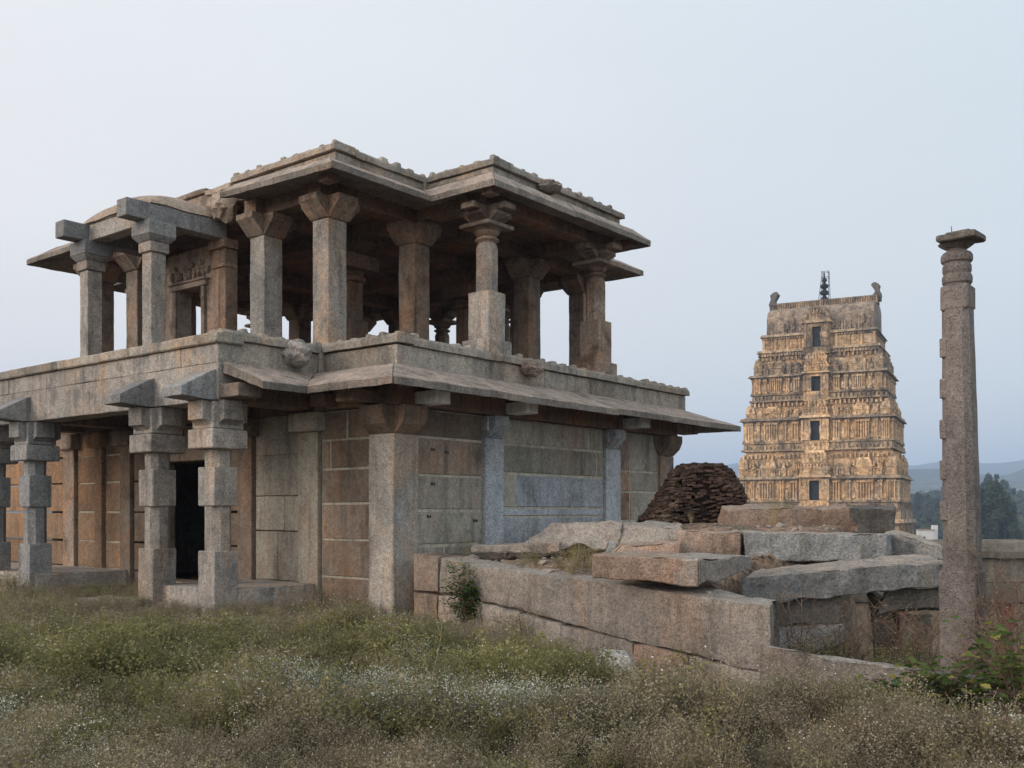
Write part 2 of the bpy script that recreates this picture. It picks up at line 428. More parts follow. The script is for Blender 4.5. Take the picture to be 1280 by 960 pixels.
courses(W5, 'b', .08, 2.43, 3.75, [(-.2,.45,[]), (.45,1.35,[3.1]), (1.35,2.0,[2.9]), (2.0,2.75,[]), (2.75,ZT,[])], gap=.003)
W5.build('ashlar_wall', M['wall_grey'], B)
W6 = MB()
courses(W6, 'b', .08, 4.21, 5.2, rows5); courses(W6, 'b', .08, 7.15, 7.94, rows5)
courses(W6, 'b', .08, 5.2, 7.15, [(2.75, ZT, [6.1])])
W6.build('ashlar_wall', M['wall_brown'], B)
W7 = MB()
courses(W7, 'b', .08, 8.36, 9.09, rows5); courses(W7, 'b', .08, 9.41, 10.29, rows5); courses(W7, 'b', .08, 10.81, 15, rows5)
W7.build('ashlar_wall', M['wall_orange'], B)
mortar('mortar_bed', 'b', .085, 8.36, 9.09, -.2, ZT, parent=B); mortar('mortar_bed', 'b', .085, 9.41, 10.29, -.2, ZT, parent=B)
# doorway into the dark room
D = MB()
D.box(.02, .5, 5.0, 5.28, .1, 2.72, seg=.2); D.box(.02, .5, 7.02, 7.3, .1, 2.72, seg=.2); D.box(.0, .5, 4.9, 7.4, 2.723, 3.0, seg=.2); D.box(-.05, .5, 5.28, 7.02, .0, .3, seg=.2)
D.build('door_frame', M['wall_brown'], B)
# far walls that close the lower room
for bx in ((8.85, 9.19, .62, 12.3, -.5, ZT), (.5, 8.84, 11.95, 12.3, -.5, ZT)):
    mb = MB(); mb.box(*bx, seg=.8); mb.build('rear_wall', M['wall_grey'], B)

# beams above the walls, with their projecting ends
def single(name, mat, *boxes, seg=.4, amp=.006):
    for bx in boxes:
        mb = MB(); mb.box(*bx, seg=seg, amp=amp); mb.build(name, M[mat], B)
single('wall_beam', 'inner', (.0, 9.15, -.12, .5, 3.465, 3.94), (-.12, .5, .51, 1.84, 3.467, 3.938), (.05, .5, 2.4, 15, 3.467, 3.938), (8.6, 9.3, .51, 12.2, 3.467, 3.938), (.52, 8.5, 11.7, 12.4, 3.467, 3.938))
for (a, z) in ((.55, 3.60), (2.95, 3.62), (6.95, 3.62)):
    mb = MB(); mb.box(a-.18, a+.18, -.60, .3, z-.115, z+.095, r=.012); mb.build('beam_end', M['limewash'], B)
for (b, l, m) in ((.52, .62, 'inner'), (1.42, .4, 'inner')):
    mb = MB(); mb.box(-l, .3, b-.2, b+.2, 3.50, 3.71, r=.015); mb.build('beam_end', M[m], B)
mb = MB(); mb.box(8.9, 9.9, -.25, .15, 3.55, 3.75); mb.build('beam_end', M['granite_stained'], B)
mb = MB(); mb.box(-2.05, -1.6, 1.35, 1.93, 3.52, 3.73); mb.build('beam_end', M['granite_stained'], B)

# ------------------------------------------------------------------ eaves built from separate slabs
def ring(P, O, sec):
    """section between the inner point P and the outer point O, sec = [(t, z)]"""
    return [Vector((P[0]+(O[0]-P[0])*t, P[1]+(O[1]-P[1])*t, z+P[2])) for t, z in sec]
def eave(inner, outer, sec, name, mat, parent, slab=1.6, gap=.006, amp=.008, jit=.012, skip=()):
    mb = MB()
    for i in range(len(inner)-1):
        if i in skip: continue
        P0, P1, O0, O1 = [Vector((*q, 0)) if len(q) == 2 else Vector(q) for q in (inner[i], inner[i+1], outer[i], outer[i+1])]
        L = (O1-O0).length; n = max(1, int(round(L/slab)))
        cuts = [0]+[(k+random.uniform(-.18, .18))/n for k in range(1, n)]+[1]
        for c0, c1 in zip(cuts[:-1], cuts[1:]):
            g = gap/max(L, .1)
            dz = random.uniform(-jit, jit); do = random.uniform(-jit, jit)*.6
            s2 = [(t+(do if t > .7 else 0), z+(dz if t > .7 else dz*.3)) for t, z in sec]
            r0 = ring(P0.lerp(P1, c0+g), O0.lerp(O1, c0+g), s2); r1 = ring(P0.lerp(P1, c1-g), O0.lerp(O1, c1-g), s2)
            mb.loft([r0, r1], seg=.14, amp=amp, fr=3.0, segr=.16)
    return mb.build(name, mat, parent)

# lower eave: portico side, corner, right facade
inn = [(-2.0, 1.95), (.0, 1.95), (.0, .0), (9.3, .0), (9.3, 4)]
out = [(-2.0, .80), (-1.15, .80), (-1.15, -1.15), (10.35, -1.15), (10.35, 4)]
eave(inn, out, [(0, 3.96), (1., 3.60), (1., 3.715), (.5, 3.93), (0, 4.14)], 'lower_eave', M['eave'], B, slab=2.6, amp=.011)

# parapet fascia and coping with its row of worn teeth
def parapet(line, z0, z1, th, mat, name, parent, seg=.3, amp=.006):
    mb = MB()
    for k_, (p, q) in enumerate(zip(line[:-1], line[1:])):
        p = Vector(p); q = Vector(q); d = (q-p); L = d.length; d.normalize(); nrm = Vector((-d.y, d.x))  # inward
        if k_+2 < len(line):
            w_ = Vector(line[k_+2])-q
            if d.x*w_.y-d.y*w_.x < 0: q = q+d*.3; L += .3
        n = max(1, int(round(L/1.9)))
        cuts = [0]+[(k+random.uniform(-.2, .2))/n for k in range(1, n)]+[1]
        for c0, c1 in zip(cuts[:-1], cuts[1:]):
            a = p.lerp(q, c0)+d*.003; b = p.lerp(q, c1)-d*.003
            o = nrm*random.uniform(0, .008)
            a = a+o; b = b+o; ai = a+nrm*th; bi = b+nrm*th
            mb.hexa([(a.x,a.y,z0),(b.x,b.y,z0),(bi.x,bi.y,z0),(ai.x,ai.y,z0),(a.x,a.y,z1),(b.x,b.y,z1),(bi.x,bi.y,z1),(ai.x,ai.y,z1)], seg=seg, amp=amp, r=.015)
    return mb.build(name, mat, parent)
def coping(line, z0, z1, out_, th, mat, parent, teeth=True, toothw=.17, pitch=.36, seg=.16, skip_teeth=(), amp=.01):
    mb = MB()
    for i, (p, q) in enumerate(zip(line[:-1], line[1:])):
        p = Vector(p); q = Vector(q); d = (q-p); L = d.length; d.normalize(); nrm = Vector((-d.y, d.x))
        n = max(1, int(round(L/2.3)))
        cuts = [0]+[(k+random.uniform(-.2, .2))/n for k in range(1, n)]+[1]
        e0 = out_ if i > 0 else 0; e1 = out_ if i < len(line)-2 else 0
        # extend on convex corners only
        def turn(a, b, c):
            u = Vector(b)-Vector(a); v = Vector(c)-Vector(b); return u.x*v.y-u.y*v.x
        s0 = (out_ if i > 0 and turn(line[i-1], line[i], line[i+1]) > 0 else (-out_ if i > 0 else 0))
        s1 = (out_ if i < len(line)-2 and turn(line[i], line[i+1], line[i+2]) > 0 else (-out_+.05 if i < len(line)-2 else 0))
        # corner squares belong to the earlier run
        if i > 0 and s0 > 0: s0 = -th+out_-.004 if False else -(th-out_)-.004
        pp = p-d*s0; qq = q+d*s1; LL = (qq-pp).length
        for c0, c1 in zip(cuts[:-1], cuts[1:]):
            a = pp.lerp(qq, c0)+d*.003; b = pp.lerp(qq, c1)-d*.003
            dz = random.uniform(-.01, .01); oo = out_+random.uniform(-.01, .012)
            ao = a-nrm*oo; bo = b-nrm*oo; ai = ao+nrm*th; bi = bo+nrm*th
            mid = nrm*.05
            mb.loft([[(ao.x, ao.y, z0+dz), (ai.x, ai.y, z0+dz), (ai.x, ai.y, z1+dz), ((ao+mid).x, (ao+mid).y, z1+dz), (ao.x, ao.y, z1-.055+dz)],
                     [(bo.x, bo.y, z0+dz), (bi.x, bi.y, z0+dz), (bi.x, bi.y, z1+dz), ((bo+mid).x, (bo+mid).y, z1+dz), (bo.x, bo.y, z1-.055+dz)]], seg=seg, amp=amp, fr=3.5, segr=.12)
        if teeth and i not in skip_teeth:
            k = int(LL/pitch)
            for j in range(k+1):
                c = pp+d*(LL*(j+.2)/(k+.4)); c2 = c-nrm*(out_-.018)
                w = toothw*random.uniform(.7, 1.25)/2; h = random.uniform(.02, .065)
                if random.random() < .1: continue
                a = c2-d*w; b = c2+d*w; ai = a+nrm*.2; bi = b+nrm*.2
                mb.hexa([(a.x,a.y,z1-.09),(b.x,b.y,z1-.09),(bi.x,bi.y,z1-.06),(ai.x,ai.y,z1-.06),
                         ((a+d*.025+nrm*.03).x,(a+d*.025+nrm*.03).y,z1+h),((b-d*.025+nrm*.03).x,(b-d*.025+nrm*.03).y,z1+h),((bi-d*.02).x,(bi-d*.02).y,z1+h*.8),((ai+d*.02).x,(ai+d*.02).y,z1+h*.8)],
                        seg=.08, r=.02, amp=.012, fr=5, rnd=.5)
    return mb.build('coping', mat, parent)

LP = [(-2.02, 1.86), (.08, 1.86), (.08, .0), (9.75, .0), (9.75, 12.2)]
pp_ = parapet(LP, 4.06, 4.47, .35, M['coping'], 'lower_parapet', B)
coping(LP, 4.48, 4.64, .07, .42, M['coping'], pp_)
# portico front beam, its coping
FB = MB()
for (b0, b1) in ((1.86, 3.9), (3.905, 8.2), (8.205, 11.0)):
    FB.box(-2.06+random.uniform(-.005, .005), -1.6, b0, b1, 3.49, 4.09, seg=.3, amp=.008)
for (b0, b1) in ((1.88, 2.9), (2.905, 3.7), (3.705, 5.6), (5.605, 7.0), (7.005, 9), (9.005, 11)):
    FB.box(-2.055+random.uniform(-.008, .008), -1.62, b0, b1, 4.094, 4.40, seg=.25, amp=.006)
FB.build('portico_beam', M['granite'], B)
cp = MB()
for (b0, b1) in ((1.80, 4.4), (4.406, 6.9), (6.906, 8.8), (8.806, 11.1)):
    dz = random.uniform(-.01, .01); cp.box(-2.13, -1.6, b0, b1, 4.403+dz, 4.57+dz, seg=.2, r=.02, amp=.010, chip=.03)
cp.build('portico_coping', M['coping'], B)
single('portico_side_beam', 'inner', (-1.6, .04, 1.95, 2.4, 3.49, 3.94), (-1.6, .04, 3.75, 4.15, 3.49, 3.94), (-1.6, .04, 8.1, 8.5, 3.49, 3.94), (-1.6, .04, 9.9, 10.35, 3.49, 3.94))
fl = MB()
fl.box(-1.62, .2, 1.9, 10.9, 3.945, 4.2, seg=.6); fl.box(.2, 9.6, .1, 12.2, 3.945, 4.3, seg=.8)
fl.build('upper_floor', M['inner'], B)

# ------------------------------------------------------------------ lower portico columns
def octo(c, s, ch):
    h = s/2
    return [(c[0]-h+ch, c[1]-h), (c[0]+h-ch, c[1]-h), (c[0]+h, c[1]-h+ch), (c[0]+h, c[1]+h-ch), (c[0]+h-ch, c[1]+h), (c[0]-h+ch, c[1]+h), (c[0]-h, c[1]+h-ch), (c[0]-h, c[1]-h+ch)]
def portico_column(a0, b0, mat, z0=-.2, s=.46):
    c = (a0+s/2, b0+s/2); rn = random.random()
    mb = MB()
    mb.box(a0, a0+s, b0, b0+s, z0, 1.07, seg=.1, r=.015, amp=.007, rnd=rn, chip=.02)
    mb.prism(octo(c, s-.07, .11), 1.065, 1.80, .1, .006, rnd=rn, sub=2)
    mb.box(a0+.003, a0+s-.003, b0+.003, b0+s-.003, 1.795, 2.43, seg=.1, r=.015, amp=.007, rnd=rn, chip=.02)
    mb.prism(octo(c, s-.09, .09), 2.425, 2.73, .1, .006, rnd=rn, sub=2)
    o = mb.build('column', mat, B)
    mb = MB(); h = .34
    mb.box(c[0]-h, c[0]+h, c[1]-h, c[1]+h, 2.72, 3.03, seg=.12, r=.018, amp=.008, chip=.02); mb.build('abacus', mat, o)
    mb = MB(); h0 = .2; h1 = .43
    prof = [(-h0-.08, 3.034), (h0+.08, 3.034), (h0+.08, 3.09), (h0+.15, 3.15), (h1, 3.18), (h1, 3.482), (-h1, 3.482), (-h1, 3.18), (-h0-.15, 3.15), (-h0-.08, 3.09)]
    mb.extr(prof, c, 'a', .2); mb.extr([(t, z+.003) for t, z in prof], c, 'b', .19)
    mb.box(c[0]-.29, c[0]+.29, c[1]-.29, c[1]+.29, 3.04, 3.47, seg=.15, amp=.006)
    mb.build('capital', mat, o, smooth=False, bevel=.014)
    mb = MB(); w = .27   # broken rafter end of the lost front eave
    l = .62
    mb.loft([[(a0-l, c[1]-w, 3.52), (a0-l, c[1]+w, 3.52), (a0-l, c[1]+w, 3.66), (a0-l, c[1]-w, 3.66)],
             [(a0-.12, c[1]-w, 3.49), (a0-.12, c[1]+w, 3.49), (a0-.12, c[1]+w, 3.93), (a0-.12, c[1]-w, 3.93)],
             [(a0+.02, c[1]-w, 3.49), (a0+.02, c[1]+w, 3.49), (a0+.02, c[1]+w, 3.99), (a0+.02, c[1]-w, 3.99)]], seg=.1, amp=.008)
    mb.build('rafter_stub', M['granite_cool'], o)
    return o
portico_column(-2.07, 1.95, M['granite'])
portico_column(-2.07, 3.71, M['granite'])
portico_column(-2.07, 8.1, M['granite_cool'])
portico_column(-2.07, 9.86, M['granite_cool'])
# plinths of the portico and the step
single('plinth', 'granite', (-1.88, .0, 1.97, 3.95, -.4, .44), (-1.95, .0, 8.06, 15, -.4, .47), (-1.7, .0, 3.96, 8.05, -.4, .06), (-1.97, -1.885, 1.93, 3.9, -.4, .16), seg=.2, amp=.012)
st = MB(); st.loft([[(-2.75, 3.75, -.3), (-2.1, 3.75, -.3), (-2.1, 3.75, .22), (-2.75, 3.75, .20)], [(-2.85, 4.95, -.3), (-2.2, 4.95, -.3), (-2.2, 4.95, .23), (-2.85, 4.95, .22)]], amp=.02, seg=.12)
st.build('entrance_step', M['granite'], B)

# ------------------------------------------------------------------ upper hall: columns
ZF = 4.3
def bracket(mb, c, z0, z1, s, reach, w, arms='ab'):
    h = s/2; dz = z1-z0
    prof = [(-h, z0), (h, z0), (h+reach*.55, z0+dz*.42), (h+reach*.9, z0+dz*.66), (h+reach, z0+dz*.72), (h+reach, z1), (-h-reach, z1), (-h-reach, z0+dz*.72), (-h-reach*.9, z0+dz*.66), (-h-reach*.55, z0+dz*.42)]
    mb.extr(prof, c, 'a', w); mb.extr([(t, z+(.004 if z > z0+.5*dz else -.003)) for t, z in prof], c, 'b', w-.012)
def hall_column(a0, b0, mat, s=.44, zc=6.98, z1=7.42, cap=None):
    c = (a0+s/2, b0+s/2)
    mb = MB(); mb.box(a0, a0+s, b0, b0+s, ZF, zc, seg=.1, r=.014, amp=.009, chip=.02); o = mb.build('hall_column', mat, B)
    mb = MB(); bracket(mb, c, zc+.003, z1, s+.06, .27, s/2+.03)
    mb.build('capital', cap or M['granite_stained'], o, smooth=False, bevel=.012)
    return o
CO = []
for (a, b) in ((.35, 2.0), (2.54, 2.0), (6.2, 2.0), (8.35, 2.0), (.35, 3.84), (.35, 8.25), (.35, 9.95), (2.54, 9.95), (6.2, 9.95), (8.35, 9.95), (8.35, 3.84), (8.35, 8.25)):
    near = (b < 2.1 and a < 7) or a < 1
    hall_column(a, b, M['granite'] if (a, b) in ((.35, 2.0), (.35, 3.84)) else M['granite_stained'], z1=7.36)
# inner ring with square abacus
for (a, b) in ((2.54, 3.84), (6.2, 3.84), (2.54, 8.25), (6.2, 8.25)):
    s = .44; c = (a+s/2, b+s/2)
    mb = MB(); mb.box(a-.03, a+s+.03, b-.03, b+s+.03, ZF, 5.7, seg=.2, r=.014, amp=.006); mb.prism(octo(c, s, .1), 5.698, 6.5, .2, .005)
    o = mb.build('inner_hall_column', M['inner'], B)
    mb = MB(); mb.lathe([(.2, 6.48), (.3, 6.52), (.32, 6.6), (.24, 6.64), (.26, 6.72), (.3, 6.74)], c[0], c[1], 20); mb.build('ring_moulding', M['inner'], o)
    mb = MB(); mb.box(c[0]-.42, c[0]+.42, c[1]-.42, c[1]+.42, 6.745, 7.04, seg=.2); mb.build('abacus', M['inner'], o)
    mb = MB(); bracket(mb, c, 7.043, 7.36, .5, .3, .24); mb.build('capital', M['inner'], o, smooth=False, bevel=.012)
# turned columns of the porches
def porch_column(a0, b0, mat, s=.5, ring_mat=None):
    c = (a0+s/2, b0+s/2); ring_mat = ring_mat or M['granite_stained']
    mb = MB(); mb.box(a0-.09, a0+s+.09, b0-.09, b0+s+.09, ZF, 4.90, seg=.1, r=.02, amp=.012, chip=.03); 
    mb.box(a0, a0+s, b0, b0+s, 4.895, 5.80, seg=.1, r=.014, amp=.007, chip=.015)
    mb.prism(octo(c, .385, .105), 5.795, 6.62, .1, .005, sub=2)
    mb.lathe([(.207, 6.61), (.2, 6.66), (.185, 6.70), (.16, 6.73)], c[0], c[1], 24)
    o = mb.build('porch_column', mat, B)
    mb = MB()
    mb.lathe([(.155, 6.72), (.17, 6.735), (.17, 6.75), (.215, 6.77), (.235, 6.79), (.215, 6.815), (.165, 6.83), (.16, 6.855), (.175, 6.86), (.225, 6.90), (.245, 6.94), (.23, 6.965), (.26, 6.97), (.27, 6.995)], c[0], c[1], 28)
    mb.build('ring_moulding', ring_mat, o, smooth=True)
    mb = MB(); h = .37
    mb.box(c[0]-h, c[0]+h, c[1]-h, c[1]+h, 6.995, 7.07, seg=.1, r=.012, amp=.006, chip=.02); mb.build('abacus', ring_mat, o)
    mb = MB()
    bracket(mb, c, 7.073, 7.28, .34, .22, .2)
    mb.box(c[0]-.56, c[0]+.56, c[1]-.16, c[1]+.16, 7.285, 7.40, seg=.2, amp=.006); mb.box(c[0]-.165, c[0]+.165, c[1]-.57, c[1]+.57, 7.288, 7.403, seg=.2, amp=.006)
    mb.build('capital', ring_mat, o, smooth=False, bevel=.01)
    return o
porch_column(2.56, .12, M['granite']); porch_column(6.2, .12, M['granite_stained'])
porch_column(2.56, 11.6, M['inner']); porch_column(6.2, 11.6, M['inner'])
porch_column(9.0, 5.0, M['granite_stained']); porch_column(9.0, 7.2, M['granite_stained'])

# upper beams, ceiling
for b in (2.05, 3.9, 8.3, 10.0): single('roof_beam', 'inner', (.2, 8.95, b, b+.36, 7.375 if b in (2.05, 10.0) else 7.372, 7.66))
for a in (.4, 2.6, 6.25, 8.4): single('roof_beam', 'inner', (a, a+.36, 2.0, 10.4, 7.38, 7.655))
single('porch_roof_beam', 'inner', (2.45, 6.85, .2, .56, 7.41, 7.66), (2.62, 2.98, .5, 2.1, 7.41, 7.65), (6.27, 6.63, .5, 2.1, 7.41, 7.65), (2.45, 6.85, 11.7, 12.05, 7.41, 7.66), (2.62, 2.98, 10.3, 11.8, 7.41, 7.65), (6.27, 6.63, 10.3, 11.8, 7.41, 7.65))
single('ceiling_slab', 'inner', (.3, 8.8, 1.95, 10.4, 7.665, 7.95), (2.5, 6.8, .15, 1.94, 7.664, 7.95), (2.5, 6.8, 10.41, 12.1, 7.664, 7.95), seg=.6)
# upper eave: slabs, with the front gap above the porch
inn = [(.3, 4.25, .09), (.3, 1.95), (2.55, 1.95), (2.55, .1), (6.8, .1), (6.8, 1.95), (8.8, 1.95), (8.8, 10.4), (6.8, 10.4), (6.8, 12.1), (2.5, 12.1), (2.5, 10.4), (.3, 10.4), (.3, 8.5)]
out = [(-.4, 4.2), (-.4, 1.05), (2.0, 1.05), (2.0, -.5), (7.3, -.5), (7.3, 1.05), (9.55, 1.05), (9.55, 11.6), (7.3, 11.6), (7.3, 12.75), (2.0, 12.75), (2.0, 11.7), (-.4, 11.7), (-.4, 8.5)]
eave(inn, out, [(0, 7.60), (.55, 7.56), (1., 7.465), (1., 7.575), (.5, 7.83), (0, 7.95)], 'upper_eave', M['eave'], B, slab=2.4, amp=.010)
# roof parapet and coping with teeth
UPL = [(.22, 4.6), (.22, 1.68), (2.54, 1.68), (2.54, .0), (6.85, .0), (6.85, 1.6), (9.1, 1.6), (9.1, 10.8), (6.85, 10.8), (6.85, 12.3), (2.5, 12.3)]
up = parapet(UPL, 7.70, 8.05, .4, M['coping'], 'roof_parapet', B)
coping(UPL, 8.056, 8.20, .07, .5, M['coping'], up, amp=.014)
single('coping_corner', 'coping', (2.44, 3.0, 1.63, 2.2, 7.72, 8.17), (-.02, .5, 1.80, 2.2, 4.07, 4.61), seg=.15, amp=.01)
# ruined brick fascia above the porch
rf = MB()
for (b0, b1, z1, a) in ((4.63, 5.5, 8.10, .22), (5.5, 6.6, 8.17, .25), (6.6, 7.9, 8.20, .3), (7.9, 8.6, 7.95, .36)):
    rf.box(a, a+.6, b0+.004, b1-.004, 7.6, z1-.11, seg=.15, amp=.02); rf.box(a-.06, a+.6, b0+.004, b1-.004, z1-.105, z1, seg=.15, amp=.02)
rf.build('brick_fascia', M['vault'], B)
# broken end of the fascia
bb = MB(); bb.blob((.12, 4.75, 7.62), (.25, .3, .3), 3, .4, 2.); bb.build('broken_masonry', M['vault'], B)
# ceiling under the eave corners: struts
for (a, b) in ((.0, 1.6), (2.3, -.15), (6.95, -.15)):
    mb = MB(); mb.box(a-.12, a+.12, b-.12, b+.12, 7.42, 7.56, seg=.2); mb.build('eave_bracket', M['inner'], B)
# water spouts
for (a, b, z, r, m) in ((-.6, 1.72, 4.37, (.2, .27, .2), 'granite'), (3.53, -.12, 4.42, (.24, .24, .13), 'granite_stained'), (4.1, -.14, 8.03, (.24, .26, .12), 'eave')):
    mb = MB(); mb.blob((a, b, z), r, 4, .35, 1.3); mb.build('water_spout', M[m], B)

# ------------------------------------------------------------------ front porch of the upper floor
def plain_column(a0, b0, s=.31):
    c = (a0+s/2, b0+s/2)
    mb = MB(); mb.box(a0, a0+s, b0, b0+s, ZF, 6.53, seg=.1, r=.012, amp=.006, chip=.012); o = mb.build('front_porch_column', M['granite'], B)
    mb = MB(); h = .2; mb.box(c[0]-h, c[0]+h, c[1]-h, c[1]+h, 6.533, 6.72, seg=.12, r=.012, amp=.005); mb.build('abacus', M['granite'], o)
    mb = MB(); h = .29
    mb.hexa([(c[0]-.21, c[1]-.21, 6.723), (c[0]+.21, c[1]-.21, 6.723), (c[0]+.21, c[1]+.21, 6.723), (c[0]-.21, c[1]+.21, 6.723), (c[0]-h, c[1]-h, 6.82), (c[0]+h, c[1]-h, 6.82), (c[0]+h, c[1]+h, 6.82), (c[0]-h, c[1]+h, 6.82)], seg=.15, amp=.004)
    mb.box(c[0]-h, c[0]+h, c[1]-h, c[1]+h, 6.823, 7.09, seg=.15, amp=.005, r=.012)
    mb.build('capital', M['granite_cool'], o)
for b in (5.05, 7.32):
    plain_column(-1.28, b)
    mb = MB(); mb.box(-1.78, .38, b-.01, b+.32, 7.095, 7.42, seg=.15, r=.012, amp=.006, chip=.015); mb.build('porch_beam', M['granite_cool'], B)
mb = MB(); mb.box(-1.26, -.95, 5.37, 7.30, 7.097, 7.415, seg=.2, amp=.006); mb.build('porch_cross_beam', M['granite'], B)
mb = MB(); mb.box(-1.27, .36, 5.06, 7.62, 7.424, 7.5, seg=.3, amp=.01); mb.build('porch_roof_slab', M['vault'], B)
# masonry vault above
vb = MB(); n = 28; k = 18; vs = []; fs = []
cx, cy = -.36, 6.34
for i in range(n+1):
    for j in range(k+1):
        u = -1+2*i/n; v = -1+2*j/k
        h = (max(0, 1-abs(u)**2.6)*max(0, 1-abs(v)**2.4))**.5
        q = Vector((cx+u*.95, cy+v*1.32, 7.44+.43*h)); q += noise.noise_vector(q*2.3)*.03
        vs.append(q)
for i in range(n):
    for j in range(k):
        fs.append((i*(k+1)+j, (i+1)*(k+1)+j, (i+1)*(k+1)+j+1, i*(k+1)+j+1))
vb.add(vs, fs); vb.build('masonry_vault', M['vault'], B)
# carved doorway wall behind the porch
dw = MB()
dw.box(.42, .75, 5.46, 5.92, ZF, 7.1, seg=.2); dw.box(.42, .75, 6.80, 7.3, ZF, 7.1, seg=.2); dw.box(.42, .75, 5.922, 6.798, 6.35, 7.1, seg=.2)
o = dw.build('doorway_wall', M['granite_stained'], B)
fr_ = MB()
fr_.box(.36, .72, 5.80, 5.915, ZF, 6.30, seg=.2); fr_.box(.36, .72, 6.81, 6.93, ZF, 6.30, seg=.2); fr_.box(.34, .72, 5.74, 6.99, 6.302, 6.41, seg=.2); fr_.box(.30, .5, 5.70, 7.03, 6.412, 6.455, seg=.2)
fr_.build('door_surround', M['granite_stained'], o)
fz = MB()
for i in range(9):
    b = 5.72+i*.155; fz.blob((.40, b, 6.60+random.uniform(-.02, .02)), (.06, .055, random.uniform(.07, .13)), 2, .5, 2)
    if i % 2: fz.blob((.39, b+.05, 6.78), (.05, .05, .05), 2, .3, 2)
fz.build('carved_frieze', M['granite_stained'], o)
for (b0, b1, m) in ((5.03, 5.24, 'granite_stained'), (5.25, 5.44, 'granite_stained'), (7.3, 7.55, 'granite_stained')):
    mb = MB(); mb.box(.33, .62, b0, b1, ZF, 6.92, seg=.2, amp=.004)
    mb.box(.29, .6, b0-.02, b1+.02, 6.55, 6.62, seg=.2); mb.box(.25, .6, b0-.06, b1+.06, 6.925, 7.1, seg=.2)
    mb.build('carved_pilaster', M[m], o)

# conservation marks painted on the wall blocks: a cross and bars
def mark(a, z, n, front=False):
    mb = MB()
    def stroke(p, q):
        (x0, z0), (x1, z1) = p, q; dx, dz = x1-x0, z1-z0; l = math.hypot(dx, dz); nx, nz = -dz/l*.005, dx/l*.005
        pts = [(x0+nx, z0+nz), (x1+nx, z1+nz), (x1-nx, z1-nz), (x0-nx, z0-nz)]
        if front: mb.add([(.046, a-x, z+y) for x, y in pts]+[(.066, a-x, z+y) for x, y in pts], [(0,1,2,3),(7,6,5,4),(0,4,5,1),(1,5,6,2),(2,6,7,3),(3,7,4,0)])
        else: mb.add([(a+x, .046, z+y) for x, y in pts]+[(a+x, .066, z+y) for x, y in pts], [(0,1,2,3),(7,6,5,4),(0,4,5,1),(1,5,6,2),(2,6,7,3),(3,7,4,0)])
    stroke((0, 0), (.045, .045)); stroke((0, .047), (.043, .004)); stroke((.055, .025), (.07, .022))
    for i in range(n): stroke((.085+.026*i, 0), (.088+.026*i, .045))
    mb.build('painted_mark', M['inscr'], B, smooth=False)
mark(2.05, 1.52, 2); mark(.85, 1.60, 1); mark(.95, 2.16, 1); mark(.95, 2.75, 1); mark(1.3, 2.72, 1)
# ------------------------------------------------------------------ terrain
def sst(a, b, x):
    t = min(1, max(0, (x-a)/(b-a))); return t*t*(3-2*t)
def ground_z(x, y):
    z = .12*sst(-4, -9, x) + .05*math.sin(x*.9)*math.cos(y*.7)
    z -= .22*sst(-.5, 1.5, x)*sst(8.0, 9.4, y)*(1-sst(30, 40, y))
    z -= .8*sst(2.4, 4.5, x)*sst(11.3, 13.5, y) + 1.3*sst(3, 6, x)*sst(15, 19, y)
    z -= 1.2*sst(30, 60, y) + 5.8*sst(45, 150, y) + 8*sst(150, 900, y)
    z -= .25*sst(3, 7, x)*sst(14, 9, y)*0
    d = math.hypot(x, y)
    if d < 40: z += noise.noise(Vector((x*.8, y*.8, 0)))*.05
    return z
def grid_sheet(name, mat, xs, ys, fz, kind='structure'):
    vs = [(x, y, fz(x, y)) for y in ys for x in xs]; n = len(xs)
    fs = [(j*n+i, j*n+i+1, (j+1)*n+i+1, (j+1)*n+i) for j in range(len(ys)-1) for i in range(n-1)]
    mb = MB(); mb.add(vs, fs, .5); o = mb.build(name, mat, recalc=False); tag(o, kind=kind); return o
def axis_pts(lo, hi, fine_lo, fine_hi, step):
    p = list(np.arange(fine_lo, fine_hi+1e-6, step)); s = step; x = fine_hi
    while x < hi: s *= 1.28; x += s; p.append(min(x, hi))
    s = step; x = fine_lo; q = []
    while x > lo: s *= 1.28; x -= s; q.append(max(x, lo))
    return q[::-1]+p
M['soil'] = stone('dry_soil', (.11,.088,.062), (.16,.13,.095), stain=(.06,.06,.03), stain_amt=.6, speck=.5, sp_scale=26, bump=1., coarse=2., tint=0, streak=0)
grid_sheet('ground', M['soil'], axis_pts(-6000, 6000, -12, 16, .4), axis_pts(-300, 6000, 2, 30, .4), ground_z)

# raised earth terrace in front of the right facade
A0 = Vector((-1.54, 16.2)); B0 = Vector((2.72, 10.7)); WD = (B0-A0).normalized(); WN = Vector((-WD.y, WD.x))   # WN points away from the camera side
if WN.y < 0: WN = -WN
def on_wall(px, py, off=0.):
    s = (px-640)/F; dx, dy = WD
    a = A0+WN*off
    t = (s*a.y-a.x)/(dx-s*dy)
    p = a+WD*t
    return Vector((p.x, p.y, E-(py-HZ)/F*p.y))
poly = [(-1.35, 16.25), (2.35, 11.5), (2.75, 12.9), (3.4, 13.9), (4.6, 14.5), (5.3, 15.8), (5.9, 18.4), (5.0, 22.5), (3.5, 23.5), (.9, 20.2), (-1.5, 17.2)]
def sdist(x, y):
    d = 1e9; ins = False; n = len(poly)
    for i in range(n):
        x0, y0 = poly[i]; x1, y1 = poly[(i+1) % n]
        vx, vy = x1-x0, y1-y0; t = max(0, min(1, ((x-x0)*vx+(y-y0)*vy)/(vx*vx+vy*vy)))
        d = min(d, math.hypot(x-x0-vx*t, y-y0-vy*t))
        if (y0 > y) != (y1 > y) and x < (x1-x0)*(y-y0)/(y1-y0)+x0: ins = not ins
    return d if ins else -d
